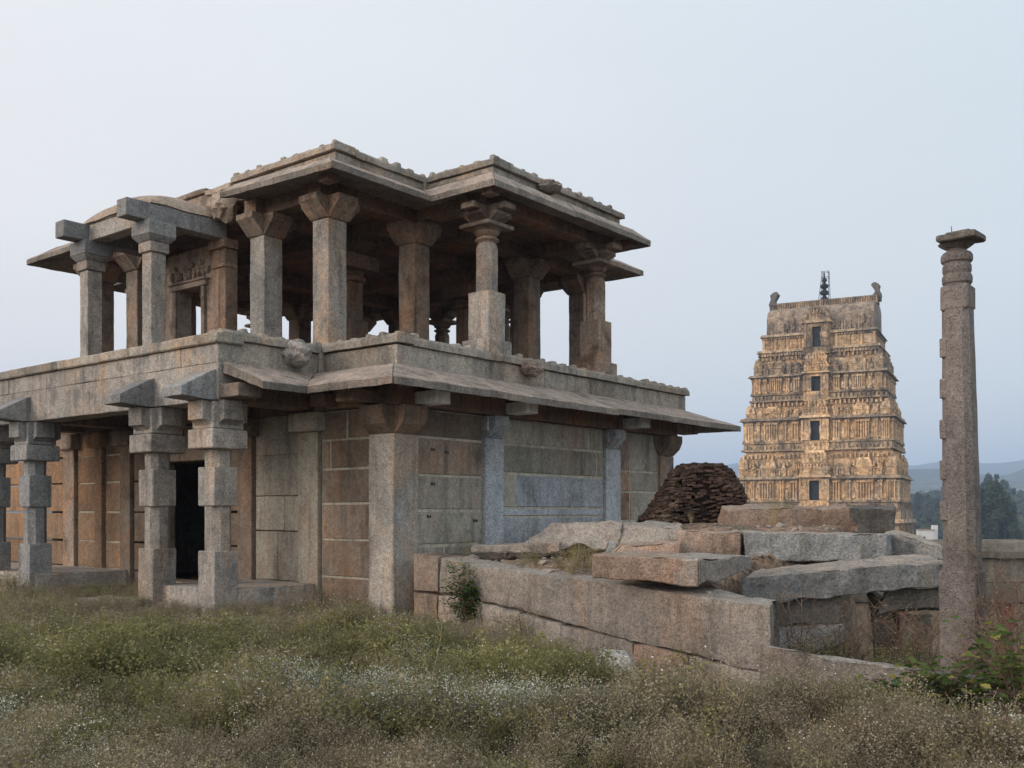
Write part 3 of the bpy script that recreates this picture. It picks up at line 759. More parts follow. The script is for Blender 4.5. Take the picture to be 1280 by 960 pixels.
def terrace_z(x, y):
    r = (Vector((x, y))-A0).dot(WN)
    l = (Vector((x, y))-A0).dot(WD)
    z = .92 - .03*l + .20*sst(.6, 3.0, r)*sst(0, 2.5, l) + .46*sst(2.0, 4.2, r)*sst(.2, 2.0, l)
    return z + noise.noise(Vector((x*1.6, y*1.6, 3)))*.06 + noise.noise(Vector((x*6, y*6, 3)))*.025
def heap(x, y):
    d = sdist(x, y)
    return -1.6+(terrace_z(x, y)+1.6)*sst(-.35, .12, d)
mb = MB(); xs = np.arange(-2.4, 6.8, .12); ys = np.arange(10.4, 24.4, .12)
vs = []; fs = []; ix = {}
for j, y in enumerate(ys):
    for i, x in enumerate(xs):
        if sdist(x, y) > -.6: ix[(i, j)] = len(vs); vs.append((x, y, heap(x, y)))
for j in range(len(ys)-1):
    for i in range(len(xs)-1):
        q = [(i, j), (i+1, j), (i+1, j+1), (i, j+1)]
        if all(k in ix for k in q): fs.append(tuple(ix[k] for k in q))
mb.add(vs, fs, .5); tag(mb.build('earth_terrace', M['earth'], recalc=False), kind='structure')

# ------------------------------------------------------------------ retaining wall of long blocks
RW = empty('retaining_wall', (A0.x, A0.y, 0), 0, 'long low retaining wall of pinkish granite blocks sloping down from the pavilion corner', 'wall')
def wall_stone(name, sts, th, mat, amp=.022, off=0., seg=.11):
    """sts: (px, top row, bottom row)"""
    rings = []
    for st_ in sts:
        px, t, b = st_[:3]; sk = st_[3] if len(st_) > 3 else 0
        f = on_wall(px, t, off); g = on_wall(px, b, off); n = Vector((WN.x, WN.y, 0))*th-Vector((WD.x, WD.y, 0))*sk
        rings.append([f, f+n, g+n, g])
    mb = MB(); mb.loft(rings, seg=.075, amp=amp, fr=1.6)
    so = Vector((random.uniform(-50, 50),)*3)
    for i, v in enumerate(mb.v):
        q = Vector(v); mb.v[i] = tuple(q+noise.noise_vector(q*5+so)*amp*.45+noise.noise_vector(q*12+so)*amp*.28)
    o = mb.build(name, mat, RW); o.data.set_sharp_from_angle(angle=R(30))
    o.location = (-A0.x, -A0.y, 0)
    return o
wall_stone('wall_block', [(517, 692, 737), (547, 695, 741)], .5, M['granite_stained'], .015)
wall_stone('wall_block', [(548.5, 696, 741), (600, 707, 750), (672, 718, 770), (739, 726, 788), (800, 733, 803), (860, 742, 818), (930, 753, 836), (962, 757, 838, .42)], .62, M['slab'], .028)
for (p0, p1, t0, t1, b, m) in ((516, 546, 739, 743, 790, 'granite_stained'), (547, 600, 743, 752, 800, 'slab'), (601, 650, 753, 766, 805, 'slab'), (651, 700, 767, 780, 830, 'slab'), (701, 790, 782, 803, 850, 'slab'), (791, 860, 804, 820, 860, 'slab_red'), (861, 955, 821, 842, 880, 'slab')):
    wall_stone('lower_course_block', [(p0, t0, b), (p1, t1, b+8)], .4, M[m], .022, off=-.02 if p0 % 2 else .03)

# ------------------------------------------------------------------ loose slabs
def slab(name, label, mat, front, back, amp=.03, seg=.065, cat='stone slab', group='fallen granite slabs heaped beside the pavilion', chip=.16, fr=1.4, alt=None):
    """front / back: four corners each as (px, py, Y): bottom left, bottom right, top right, top left"""
    f = [at(*p) for p in front]; b = [at(*p) for p in back]
    c = [f[0], f[1], b[1], b[0], f[3], f[2], b[2], b[3]]
    cen = sum(c, Vector())/8; cen.z = min(p.z for p in c)
    mb = MB(); mb.hexa([p-cen for p in c], seg=seg, r=.014, amp=amp, fr=fr, chip=chip)
    so = Vector((random.uniform(-50, 50),)*3)
    lo_ = min(v[2] for v in mb.v); hi_ = max(v[2] for v in mb.v)
    for i, v in enumerate(mb.v):      # hewn faces: scoops and ragged lower arrises
        q = Vector(v); h = (q.z-lo_)/max(.05, hi_-lo_)
        d = noise.noise_vector(q*3.6+so)*amp*.55 + noise.noise_vector(q*8.5+so)*amp*.35 + noise.noise_vector(q*19+so)*amp*.16
        d.z += max(0, noise.noise(Vector((q.x*2.4, q.y*2.4, 0))+so)+.1)*amp*3.2*max(0, 1-h*1.7)
        mb.v[i] = tuple(q+d)
    mats = [mat]
    if alt:      # broken part of the stone in another colour; on the topmost slab it paints shade
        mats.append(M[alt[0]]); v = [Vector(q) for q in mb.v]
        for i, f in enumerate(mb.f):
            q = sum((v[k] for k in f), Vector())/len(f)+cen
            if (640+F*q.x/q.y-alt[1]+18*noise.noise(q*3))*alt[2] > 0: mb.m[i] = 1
    o = mb.build(name, mats, loc=cen); o.data.set_sharp_from_angle(angle=R(26))
    return tag(o, label, cat, group)
slab('stone_slab', 'squared brownish granite block lying on top of the retaining wall near its right end', M['slab_red'],
     [(740, 722, 12.1), (873, 737, 11.5), (873, 701, 11.5), (740, 693, 12.1)], [(792, 716, 13.3), (938, 713, 12.7), (938, 695, 12.7), (792, 687, 13.3)], amp=.025, alt=('slab', 845, 1))
slab('stone_slab', 'long grey granite slab with a cracked joint, second from the top of the heap', M['slab_cool'],
     [(929, 703, 14.2), (1111, 700, 14.0), (1108, 668, 14.0), (929, 666, 14.2)], [(915, 700, 15.4), (1125, 690, 15.2), (1122, 668, 15.2), (915, 663, 15.4)], amp=.03)
slab('stone_slab', 'reddish brown stone lying just left of the long grey slab', M['slab_red'],
     [(845, 692, 14.3), (927, 702, 14.2), (927, 666, 14.2), (845, 664, 14.5)], [(850, 685, 15.6), (925, 695, 15.4), (925, 664, 15.4), (850, 662, 15.6)], amp=.035)
slab('stone_slab', 'longest grey slab, tilted up to the right and reaching the tall pillar', M['slab_cool'],
     [(928, 757, 12.5), (1190, 732, 12.7), (1190, 702, 12.7), (928, 722, 12.5)], [(935, 745, 13.5), (1180, 722, 13.9), (1150, 693, 13.9), (950, 711, 13.5)], amp=.035)
slab('stone_slab', 'topmost thick reddish slab with its broken right end painted in shade, just below the tower', M['slab_red'],
     [(900, 660, 16.6), (1115, 676, 16.4), (1120, 637, 16.4), (905, 636, 16.6)], [(900, 650, 18.0), (1110, 664, 17.8), (1116, 633, 17.8), (905, 633, 18.0)], amp=.06, alt=('slab_dark', 1062, 1), fr=1.1)  # alt puts the shadow of the broken end face into the colour
slab('stone_slab', 'grey stone slipping down to the right between the long slabs and the pillar', M['slab_cool'],
     [(1108, 693, 14.6), (1180, 703, 14.0), (1180, 684, 14.0), (1108, 666, 14.6)], [(1110, 690, 15.6), (1180, 697, 15.0), (1150, 668, 15.0), (1115, 664, 15.6)], amp=.035)
slab('stone_slab', 'low pinkish granite slab half sunk in the weeds in front of the tall pillar', M['slab'],
     [(948, 900, 10.2), (1140, 905, 9.9), (1140, 838, 9.9), (952, 808, 10.2)], [(958, 880, 10.75), (1180, 890, 10.5), (1180, 842, 10.5), (960, 806, 10.75)], amp=.03)
slab('stone_slab', 'low earth-covered stone edging the weeds at the foot of the pillar', M['slab_dark'],
     [(1142, 905, 9.9), (1330, 915, 9.6), (1330, 858, 9.6), (1142, 839, 9.9)], [(1150, 890, 10.4), (1330, 900, 10.2), (1330, 850, 10.2), (1150, 836, 10.4)], amp=.03)
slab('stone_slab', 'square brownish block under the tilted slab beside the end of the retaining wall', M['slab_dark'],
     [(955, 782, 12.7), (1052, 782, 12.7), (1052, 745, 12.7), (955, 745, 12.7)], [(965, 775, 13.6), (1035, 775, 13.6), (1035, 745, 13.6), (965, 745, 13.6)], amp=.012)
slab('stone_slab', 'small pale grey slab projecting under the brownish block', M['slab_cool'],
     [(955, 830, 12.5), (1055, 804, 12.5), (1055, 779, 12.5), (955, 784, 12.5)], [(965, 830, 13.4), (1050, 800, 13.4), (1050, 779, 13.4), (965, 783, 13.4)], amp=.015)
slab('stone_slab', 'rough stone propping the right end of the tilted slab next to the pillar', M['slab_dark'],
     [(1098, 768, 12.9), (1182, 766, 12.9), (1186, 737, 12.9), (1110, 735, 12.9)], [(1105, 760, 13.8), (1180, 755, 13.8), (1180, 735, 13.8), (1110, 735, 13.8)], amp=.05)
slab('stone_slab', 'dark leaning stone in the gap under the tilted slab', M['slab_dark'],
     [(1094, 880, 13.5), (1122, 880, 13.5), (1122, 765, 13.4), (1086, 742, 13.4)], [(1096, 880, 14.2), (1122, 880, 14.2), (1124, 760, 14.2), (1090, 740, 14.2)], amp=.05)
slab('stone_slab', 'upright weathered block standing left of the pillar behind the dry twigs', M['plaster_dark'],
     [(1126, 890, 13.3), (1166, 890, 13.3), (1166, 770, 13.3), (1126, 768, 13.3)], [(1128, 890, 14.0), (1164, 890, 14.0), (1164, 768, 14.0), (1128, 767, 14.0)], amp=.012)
slab('stone_slab', 'small pale grey stone showing among the weeds at the wall foot', M['pale'],
     [(745, 850, 10.4), (800, 852, 10.3), (788, 820, 10.3), (752, 813, 10.4)], [(742, 838, 10.9), (795, 836, 10.9), (780, 814, 10.9), (748, 812, 10.9)], amp=.03, fr=3)
# long stones at the foot of the facade
ZR = 'rubble stones along the foot of the right facade'
slab('rubble_stone', 'flat grey stone lying at the foot of the corner pilaster on the terrace', M['slab'],
     [(588, 690, 16.6), (700, 693, 16.2), (700, 678, 16.2), (588, 682, 16.6)], [(600, 684, 17.2), (705, 684, 17.0), (705, 677, 17.0), (600, 680, 17.2)], cat='stone', group=ZR, amp=.02)
slab('rubble_stone', 'long buff rubble stone with a peaked left end below the blue grey wall panel', M['slab'],
     [(655, 684, 16.6), (775, 690, 16.0), (778, 655, 16.3), (688, 652, 16.8)], [(660, 676, 17.4), (780, 680, 17.2), (780, 655, 17.2), (694, 652, 17.4)], cat='stone', group=ZR, amp=.06)
slab('rubble_stone', 'long low rubble stone running up to the dark brick mound', M['slab'],
     [(772, 690, 16.0), (850, 690, 15.6), (850, 660, 16.0), (776, 654, 16.4)], [(780, 680, 17.2), (855, 675, 17.0), (855, 657, 17.0), (780, 653, 17.2)], cat='stone', group=ZR, amp=.06)
slab('rubble_stone', 'small pale stone standing on the terrace edge behind the squared block', M['pale'],
     [(755, 692, 14.5), (772, 692, 14.5), (770, 678, 14.5), (760, 677, 14.5)], [(757, 690, 14.7), (774, 690, 14.7), (772, 678, 14.7), (762, 677, 14.7)], cat='stone', group=ZR, amp=.02)
slab('rubble_stone', 'flat reddish stone under the squared block on the terrace', M['slab_red'],
     [(760, 698, 14.0), (850, 700, 13.6), (850, 680, 13.6), (775, 682, 14.0)], [(765, 690, 15.0), (850, 690, 14.8), (850, 676, 14.8), (775, 678, 15.0)], cat='stone', group=ZR, amp=.03)

# stone chips and gravel lying on the terrace and among the slabs
mb = MB()
for i in range(900):
    x = random.uniform(-1.4, 5.2); y = random.uniform(11.4, 18.2)
    if sdist(x, y) < .03: continue
    near = math.exp(-((x+.2)**2+(y-15.6)**2)/1.2)
    if random.random() > .25+near: continue
    r = random.uniform(.012, .045)*(2.2 if random.random() < .06 else 1)
    mb.blob((x, y, terrace_z(x, y)+r*.3), (r*random.uniform(.8, 1.5), r*random.uniform(.8, 1.3), r*.7), 1, .7, 2.)
tag(mb.build('stone_chips', M['slab'], smooth=False), kind='stuff')

# ------------------------------------------------------------------ ruined brick mound
base = at(871, 659, 18.2)
mb = MB()
H = 1.13; rows = 25
def mhw(t):
    w = 1.06-.60*t
    return w*(1-.35*max(0, (t-.88)/.12)**1.5)
for k in range(rows):
    z0 = H*k/rows; z1 = z0+H/rows*.97; t = (k+.5)/rows
    hw = mhw(t); off = .10*t; hd = hw*.75; n = max(24, int(hw*2*25))
    for i in range(n):
        th = 2*math.pi*(i+random.uniform(-.2, .2))/n
        if random.random() < .02: continue
        c, s_ = math.cos(th), math.sin(th); e = .62
        x = math.copysign(abs(c)**e, c)*hw; y = math.copysign(abs(s_)**e, s_)*hd
        j_ = 1+random.uniform(-.04, .02)+.07*noise.noise(Vector((x*1.1, y*1.7, z0*2.2)))
        x = x*j_+off; y *= j_
        tx = Vector((-s_*hw, c*hd)).normalized(); w = random.uniform(.04, .10); dd = .14
        nx = Vector((tx.y, -tx.x)); zz = random.uniform(-.016, .016); tl = random.uniform(-.025, .025)
        p = Vector((x, y)); q = [p-tx*w-nx*dd, p+tx*w-nx*dd, p+tx*w+nx*.035, p-tx*w+nx*.035]
        mb.hexa([(*q[0], z0+zz), (*q[1], z0+zz+tl), (*q[2], z0+zz+tl), (*q[3], z0+zz), (*q[0], z1+zz), (*q[1], z1+zz+tl), (*q[2], z1+zz+tl), (*q[3], z1+zz)], seg=.07, r=.014, amp=.022, fr=9)
    mb.lathe([(hw*.82, z0), (hw*.82, z1+.02)], off, 0, 24, rnd=.15)
    for q in range(len(mb.v)-48, len(mb.v)): mb.v[q] = (mb.v[q][0], mb.v[q][1]*.75, mb.v[q][2])
for i in range(60):
    a = random.uniform(0, 6.28); q = random.random()**.5*.42; w = random.uniform(.04, .09)
    mb.blob((.10+q*math.cos(a), q*.75*math.sin(a), H-.03-.25*max(0, q-.25)+random.uniform(-.01, .04)), (w, w*.8, w*.5), 1, .5, 2.)
for i in range(70):      # crumbs fallen round the foot
    a = random.uniform(0, 6.28); q = random.uniform(.95, 1.35); w = random.uniform(.03, .07)
    mb.blob((q*math.cos(a), q*.8*math.sin(a), .0), (w, w, w*.6), 1, .5, 2.)
tag(mb.build('brick_mound', M['ruin'], loc=base, smooth=False), 'dark brown mound of crumbling thin bricks on the terrace', 'brick ruin')

# ------------------------------------------------------------------ tall free standing pillar
PB = at(1206, 838, 11.0); PB.z = -.25
P = empty('stone_pillar', PB, R(-41), 'tall tapering free-standing granite pillar with ringed capital and square cap', 'pillar')
P.rotation_euler = (0, R(-1.), R(-41))
mb = MB()
mb.box(-.195, .195, -.195, .195, -.3, 1.31, seg=.1, r=.014, amp=.007, rnd=.4, chip=.02)
def pshaft(z): return .18-.036*(z-1.3)/2.85
k = 16; rings = []
for i in range(k+1):
    z = 1.305+(4.16-1.305)*i/k; h = pshaft(z)
    rings.append([(p[0], p[1], z) for p in octo((0, 0), 2*h, h*.42)])
mb.loft(rings, seg=.12, amp=.004, fr=2.5, rnd=.4, segr=.09)
for i in range(5):      # square bands left standing on one arris
    z = 1.86+i*.445; h = pshaft(z+.1)
    for sx, sy in ((-1, -1), (-1, 1)):
        c = h-.035; mb.box(sx*c-.040, sx*c+.040, sy*c-.040, sy*c+.040, z, z+.21, seg=.06, r=.01, amp=.005, rnd=.4)
mb.box(-.145, .145, -.145, .145, 4.15, 4.42, seg=.08, r=.02, amp=.007, rnd=.4, chip=.04)
mb.build('shaft', M['pillar'], P)
mb = MB()
mb.lathe([(.135, 4.41), (.138, 4.44), (.152, 4.455), (.156, 4.50), (.15, 4.535), (.138, 4.55), (.14, 4.565), (.148, 4.58), (.148, 4.64), (.138, 4.66), (.138, 4.675), (.158, 4.69), (.165, 4.715), (.163, 4.755), (.145, 4.785), (.10, 4.81), (.10, 4.825), (.14, 4.85), (.175, 4.875), (.19, 4.89)], 0, 0, 32, amp=.004)
mb.build('capital', M['pillar'], P)
mb = MB()
mb.box(-.20, .20, -.20, .20, 4.885, 4.955, seg=.06, r=.012, amp=.010, chip=.06)
mb.box(-.13, .13, -.13, .13, 4.95, 4.985, seg=.1, r=.015, amp=.008)
o = mb.build('cap_slab', M['slab_dark'], P); o.rotation_euler = (R(.8), R(.8), 0)
mb = MB(); mb.tube([(-.04, -.02, 4.97), (-.045, -.02, 5.09)], .006, .004); mb.build('iron_spike', M['iron'], P)

# ------------------------------------------------------------------ compound wall
CW = empty('compound_wall', (12, 24, -2.4), R(-2), 'weathered plaster compound wall with red stripes and rounded coping behind the pillar', 'wall')
mb = MB()
x0, x1 = -6.5, 9
mb.box(x0, x1, 0, .5, 0, 1.93, seg=.5, amp=.01)
mb.build('plaster_wall', M['plaster'], CW)
mb = MB(); mb.box(x0, x1, -.10, .55, 1.94, 2.42, seg=.3, amp=.015); mb.box(x0, x1, -.03, .5, 2.425, 3.0, seg=.3, amp=.015); mb.build('upper_band', M['plaster_dark'], CW)
mb = MB()
for i in range(9):
    a = x0+(x1-x0)*i/9; b = x0+(x1-x0)*(i+1)/9-.006
    prof = [(-.18, 3.0), (.66, 3.0), (.66, 3.16), (.5, 3.36), (.24, 3.45), (-.02, 3.36), (-.18, 3.16)]
    mb.loft([[(a, y, z) for y, z in prof], [(b, y, z) for y, z in prof]], seg=.3, amp=.02)
mb.build('coping', M['plaster_dark'], CW)
for i in range(6):
    c = x0+1.1+i*2.5; mb = MB()
    mb.box(c, c+.36, -.006, .2, .0, 1.90, seg=.3, amp=.004); mb.build('red_stripe', M['paint_red'], CW)
# ------------------------------------------------------------------ gateway tower
T = empty('gateway_tower', (60+7.5, 200+17.8, -10.5), R(-27), 'tall ochre tiered temple gateway tower carved with niches, seen beyond the slabs', 'temple tower')
T.scale = (.975, .975, 1.085)
ZO = 9.0        # local z = world z + ZO
FRONT = -20.0   # at the foot; each tier steps back
# band bottom, wall bottom, cornice bottom, shrine bottom, recess bottom, top ; half width, half depth (world z)
tiers = [(2.6, 4.5, 8.4, 9.1, 12.6, 14.0, 16.2, 11.2),
         (14.0, 15.9, 19.8, 20.5, 22.8, 23.7, 14.9, 10.2),
         (23.7, 25.4, 28.4, 29.0, 31.9, 32.8, 13.3, 9.2)]
def side_pts(hw, hd):
    """(centre, direction, outward normal, half length) of the four faces"""
    return [((0, -hd), (1, 0), (0, -1), hw), ((hw, 0), (0, 1), (1, 0), hd), ((0, hd), (-1, 0), (0, 1), hw), ((-hw, 0), (0, -1), (-1, 0), hd)]
def relief(mb, face, s, w, out, z0, z1, mi=0, tx=0., rnd=None, back=.3):
    (c, d, n, L) = face
    ax = c[0]+d[0]*s; ay = c[1]+d[1]*s
    p = [(ax-d[0]*w+n[0]*out, ay-d[1]*w+n[1]*out), (ax+d[0]*w+n[0]*out, ay+d[1]*w+n[1]*out), (ax+d[0]*w-n[0]*back, ay+d[1]*w-n[1]*back), (ax-d[0]*w-n[0]*back, ay-d[1]*w-n[1]*back)]
    tx_ = tx
    q = [(p[0][0]+d[0]*tx_-n[0]*tx_*.6, p[0][1]+d[1]*tx_-n[1]*tx_*.6), (p[1][0]-d[0]*tx_-n[0]*tx_*.6, p[1][1]-d[1]*tx_-n[1]*tx_*.6), (p[2][0]-d[0]*tx_, p[2][1]-d[1]*tx_), (p[3][0]+d[0]*tx_, p[3][1]+d[1]*tx_)]
    mb.add([(*a, z0) for a in p]+[(*a, z1) for a in q], [(0,3,2,1),(4,5,6,7),(0,1,5,4),(1,2,6,5),(2,3,7,6),(3,0,4,7)], rnd, mi)
def figure(mb, face, s, z, h, out, mi=0):
    w = h*.16
    relief(mb, face, s, w*1.1, out, z, z+h*.45, mi, w*.15); relief(mb, face, s, w*.8, out+.05, z+h*.45, z+h*.78, mi, w*.1)
    relief(mb, face, s+random.uniform(-.05, .05), w*.55, out+.08, z+h*.78, z+h, mi, w*.2)
    relief(mb, face, s+random.choice((-1, 1))*w*1.3, w*.4, out, z+h*.35, z+h*.75, mi)
# granite base
mb = MB()
for (z0, z1, g) in ((-9, -7.5, 2.0), (-7.5, -4.5, 1.2), (-4.5, -3.9, 1.7), (-3.9, .2, .9), (.2, .9, 1.6), (.9, 2.6, 1.0)):
    mb.cube(-16.2-g, 16.2+g, -11.2-g, 11.2+g, z0+ZO, z1+ZO, tx=.15, ty=.15)
for f in side_pts(17.1, 12.1):
    k = int(f[3]*2/1.5)
    for i in range(k): relief(mb, f, -f[3]+(i+.5)*1.5, .25, .25, -3.9+ZO, .2+ZO)
    for i in range(int(f[3]*2/1.1)): figure(mb, f, -f[3]+(i+.5)*1.1, -7.4+ZO, 2.6, .35)
mb.build('tower_base', M['ochre_grey'], T, smooth=False)
rng = random.Random(3)
for ti, (zb, zw, zc, zs, zr, zt_, hw, hd) in enumerate(tiers):
    zb += ZO; zw += ZO; zc += ZO; zs += ZO; zr += ZO; zt_ += ZO
    top = tiers[ti+1][6] if ti+1 < len(tiers) else 12.1
    topd = tiers[ti+1][7] if ti+1 < len(tiers) else 8.4
    mb = MB()
    mb.cube(-hw, hw, -hd, hd, zw-.2, zc+.2)
    hw2 = (hw+top)/2-.4; hd2 = (hd+topd)/2-.4
    mb.cube(-hw2, hw2, -hd2, hd2, zc, zt_+.1, tx=.25, ty=.25)
    faces = side_pts(hw, hd)
    for fi, f in enumerate(faces):
        L = f[3]; bay = 3.3 if fi % 2 == 0 else 1.6
        # pilasters in clusters
        for sg in (-1, 1):
            x = bay+.3
            cl = [(.0, 1.2), (1.7, 3.3), (4.0, 4.6)] if True else []
            span = L-bay
            for (q0, q1, m_) in ((.02, .15, 3), (.24, .31, 2), (.40, .66, 6), (.73, .79, 2), (.86, .99, 4)):
                for j in range(m_):
                    s = bay+span*(q0+(q1-q0)*(j+.5)/m_)
                    wv = .17 if m_ > 2 else .2
                    relief(mb, f, sg*s, wv*.8, .55, zw, zc, 0); relief(mb, f, sg*s, wv+.08, .65, zw, zw+.4, 0); relief(mb, f, sg*s, wv+.10, .7, zc-.6, zc-.25, 0)
                relief(mb, f, sg*(bay+span*(q0+q1)/2), span*(q1-q0)/2+.1, .16, zw, zc, 0)
            for q in (.20, .35, .70, .82): figure(mb, f, sg*(bay+span*q), zw+.3, (zc-zw)*.55, .22)
    o = mb.build('tier', M['ochre'], T, smooth=False)
    # figure band
    mb = MB()
    mb.cube(-hw-.9, hw+.9, -hd-.9, hd+.9, zb, zb+.35); mb.cube(-hw-.35, hw+.35, -hd-.35, hd+.35, zb+.35, zw-.4); mb.cube(-hw-.7, hw+.7, -hd-.7, hd+.7, zw-.4, zw)
    for f in side_pts(hw+.35, hd+.35):
        k = int(f[3]*2/.85)
        for i in range(k):
            s = -f[3]+(i+.5)*.85
            if rng.random() < .8: relief(mb, f, s, rng.uniform(.2, .36), rng.uniform(.15, .6), zb+.35, zb+.35+rng.uniform(.5, 1.)*(zw-zb-.8), 0, .12)
    mb.build('figure_band', M['ochre_grey'], o, smooth=False)
    # cornice with dentils
    mb = MB()
    mb.cube(-hw-.45, hw+.45, -hd-.45, hd+.45, zc, zc+.12); mb.cube(-hw-1.2, hw+1.2, -hd-1.2, hd+1.2, zc+.13, zs-.02, tx=.35, ty=.35)
    for f in side_pts(hw+.3, hd+.3):
        k = int(f[3]*2/.55)
        for i in range(k): relief(mb, f, -f[3]+(i+.5)*.55, .13, .32, zc-.22, zc+.05)
        for i in range(int(f[3]*2/2.6)): relief(mb, f, -f[3]+(i+.5)*2.6, .3, .62, zc+.2, zs+.25, 0, .15)
    mb.build('cornice', M['ochre_grey'], o, smooth=False)
    # row of miniature shrines
    mb = MB()
    H = zr-zs
    for fi, f in enumerate(side_pts((hw+hw2)/2+.1, (hd+hd2)/2+.1)):
        L = f[3]; bay = 3.2 if fi % 2 == 0 else 1.4; span = L-bay
        relief(mb, f, 0, L, .05, zs, zs+H*.38)
        for i in range(int(2*L/.62)):
            s = -L+(i+.5)*.62; relief(mb, f, s, .13, .22, zs, zs+H*.34, 0)
        relief(mb, f, 0, L+.1, .32, zs+H*.36, zs+H*.44)
        for sg in (-1, 1):
            for (q, w, hh, wide) in ((.08, .55, .72, 0), (.27, .45, .62, 0), (.53, 1.55, 1.0, 1), (.78, .5, .66, 0), (.95, .85, 1.02, 2)):
                c = sg*(bay+span*q)
                relief(mb, f, c, w, .42, zs, zs+H*.44*hh+.1)
                relief(mb, f, c, w*1.12, .55, zs+H*.44*hh, zs+H*.52*hh)
                for k in range(3):
                    t0 = .52+.15*k; relief(mb, f, c, w*(1.05-.12*k*k*.5), .5-.06*k, zs+H*t0*hh, zs+H*(t0+.15)*hh, 0, w*.10*(k+1)*.6)
                relief(mb, f, c, w*.25, .62, zs+H*.55*hh, zs+H*.82*hh, 0, .05)
                for k in ((-.6, 0, .6) if wide == 1 else (0,)):
                    relief(mb, f, c+w*k, .09, .3, zs+H*.95*hh, zs+H*1.08*hh, 0, .05)
                for k in (-1, 1): figure(mb, f, c+k*w*.55, zs+.1, H*.36, .5)
        for i in range(int(2*L/.8)):
            if rng.random() < .7: figure(mb, f, -L+(i+.5)*.8, zs+H*rng.uniform(.42, .6), H*rng.uniform(.28, .42), rng.uniform(.3, .6))
        for i in range(int(2*L/.9)):      # niche row on the recessed wall above
            relief(mb, f, -L+(i+.5)*.9, rng.uniform(.12, .25), rng.uniform(-.1, .15), zr, zr+rng.uniform(.4, 1.0), 0, .03, back=.6)
    mb.build('shrine_row', M['ochre_grey'] if ti == 2 else M['ochre'], o, smooth=False)
    # central bays with doorways, front and back
    for fi, nm in ((0, 'doorway'), (2, 'doorway')):
        f = side_pts(hw, hd)[fi]; w = 3.1-.25*ti
        mb = MB()
        dh = zc-zw-.2; dw = .92-.04*ti
        for sg in (-1, 1):
            relief(mb, f, sg*(w+dw+.12)/2, (w-dw-.12)/2, 1.0, zw-.1, zc+.4, 0, back=1.0)
            relief(mb, f, sg*(dw+.28), .16, 1.12, zw, zw+dh, 0); relief(mb, f, sg*(w-.2), .2, 1.25, zw, zc, 0)
            figure(mb, f, sg*(dw+.95), zw+.1, dh*.92, 1.2); figure(mb, f, sg*(w-.75), zw+.1, dh*.6, 1.1)
        relief(mb, f, 0, dw+.45, 1.15, zw+dh, zc+.4, 0, back=1.0)
        relief(mb, f, 0, w, 1.0, zb-.1, zw-.05, 0, .1, back=1.)
        for k in range(7): figure(mb, f, -w+.4+(2*w-.8)*k/6, zb+.1, (zw-zb)*.85, 1.05)
        relief(mb, f, 0, w+.5, 1.7, zc+.4, zs+.1, 0, .3, back=1.)
        for k in range(5): relief(mb, f, 0, w*(1-.08*k), 1.1-.14*k, zs+.1+(zt_-zs)*k/5, zs+.1+(zt_-zs)*(k+.9)/5, 0, .15, back=1.)
        for k in range(9): figure(mb, f, -w*.85+1.7*w*k/8, zs+.3, (zt_-zs)*.4, 1.15)
        for k in range(7): figure(mb, f, -w*.7+1.4*w*k/6, zs+.3+(zt_-zs)*.45, (zt_-zs)*.4, .95)
        b_ = mb.build('door_bay', M['ochre'], o, smooth=False)
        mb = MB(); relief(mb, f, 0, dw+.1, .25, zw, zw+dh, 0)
        d_ = mb.build('doorway', M['shadow_blue'], o, smooth=False)  # dark panel standing in for the shade inside the opening
# upper storey and the barrel roof
zb, zw, zc, zt_ = 32.8+ZO, 34.0+ZO, 36.3+ZO, 37.1+ZO
hw, hd = 12.1, 8.4
mb = MB(); mb.cube(-hw-.5, hw+.5, -hd-.5, hd+.5, zb, zw-.2, tx=.3, ty=.3); mb.cube(-hw-.75, hw+.75, -hd-.75, hd+.75, zw-.6, zw-.1, tx=.2, ty=.2)
for f in side_pts(hw+.4, hd+.4):
    for i in range(int(f[3]*2/.6)): relief(mb, f, -f[3]+(i+.5)*.6, .16, rng.uniform(.1, .35), zb-.1, zb+rng.uniform(.2, .7), 0)
o = mb.build('tier', M['ochre_grey'], T, smooth=False)
mb = MB(); hw, hd = 11.5, 7.8
mb.cube(-hw, hw, -hd, hd, zw-.3, zc+.2)
for f in side_pts(hw, hd):
    k = int(f[3]*2/2.4)
    for i in range(k+1):
        s = -f[3]+2*f[3]*i/k; relief(mb, f, s, .22, .3, zw, zc)
        if i < k: relief(mb, f, s+f[3]/k, .75, .14, zw+.3, zc-.35)
mb.build('frieze_wall', M['ochre'], o, smooth=False)
mb = MB(); mb.cube(-hw-.3, hw+.3, -hd-.3, hd+.3, zc, zc+.25); mb.cube(-hw-.8, hw+.8, -hd-.8, hd+.8, zc+.26, zt_, tx=.4, ty=.4)
for f in side_pts(hw+.2, hd+.2):
    for i in range(int(f[3]*2/.55)): relief(mb, f, -f[3]+(i+.5)*.55, .14, .3, zc-.2, zc+.1)
mb.build('cornice', M['ochre_grey'], o, smooth=False)
RB = MB(); hw = 11.2; ys_ = []
prof = []
for i in range(17):
    a = math.pi*i/16; c_, s_ = math.cos(a), math.sin(a)
    y = -math.copysign(abs(c_)**.62, c_)*6.9*(1+.04*math.sin(a*2)**2); z = 36.9+ZO+6.1*abs(s_)**.62
    prof.append((y, z))
rings = [[(x, y*q, zt_-.2+(z-zt_+.2)*q) for y, z in prof] for x, q in ((-hw, .98), (-hw*.93, 1.), (hw*.93, 1.), (hw, .98))]
RB.loft(rings, seg=1.0, amp=.10, fr=.4, segr=.8)
f0, _, f2, _ = side_pts(hw, 6.95)
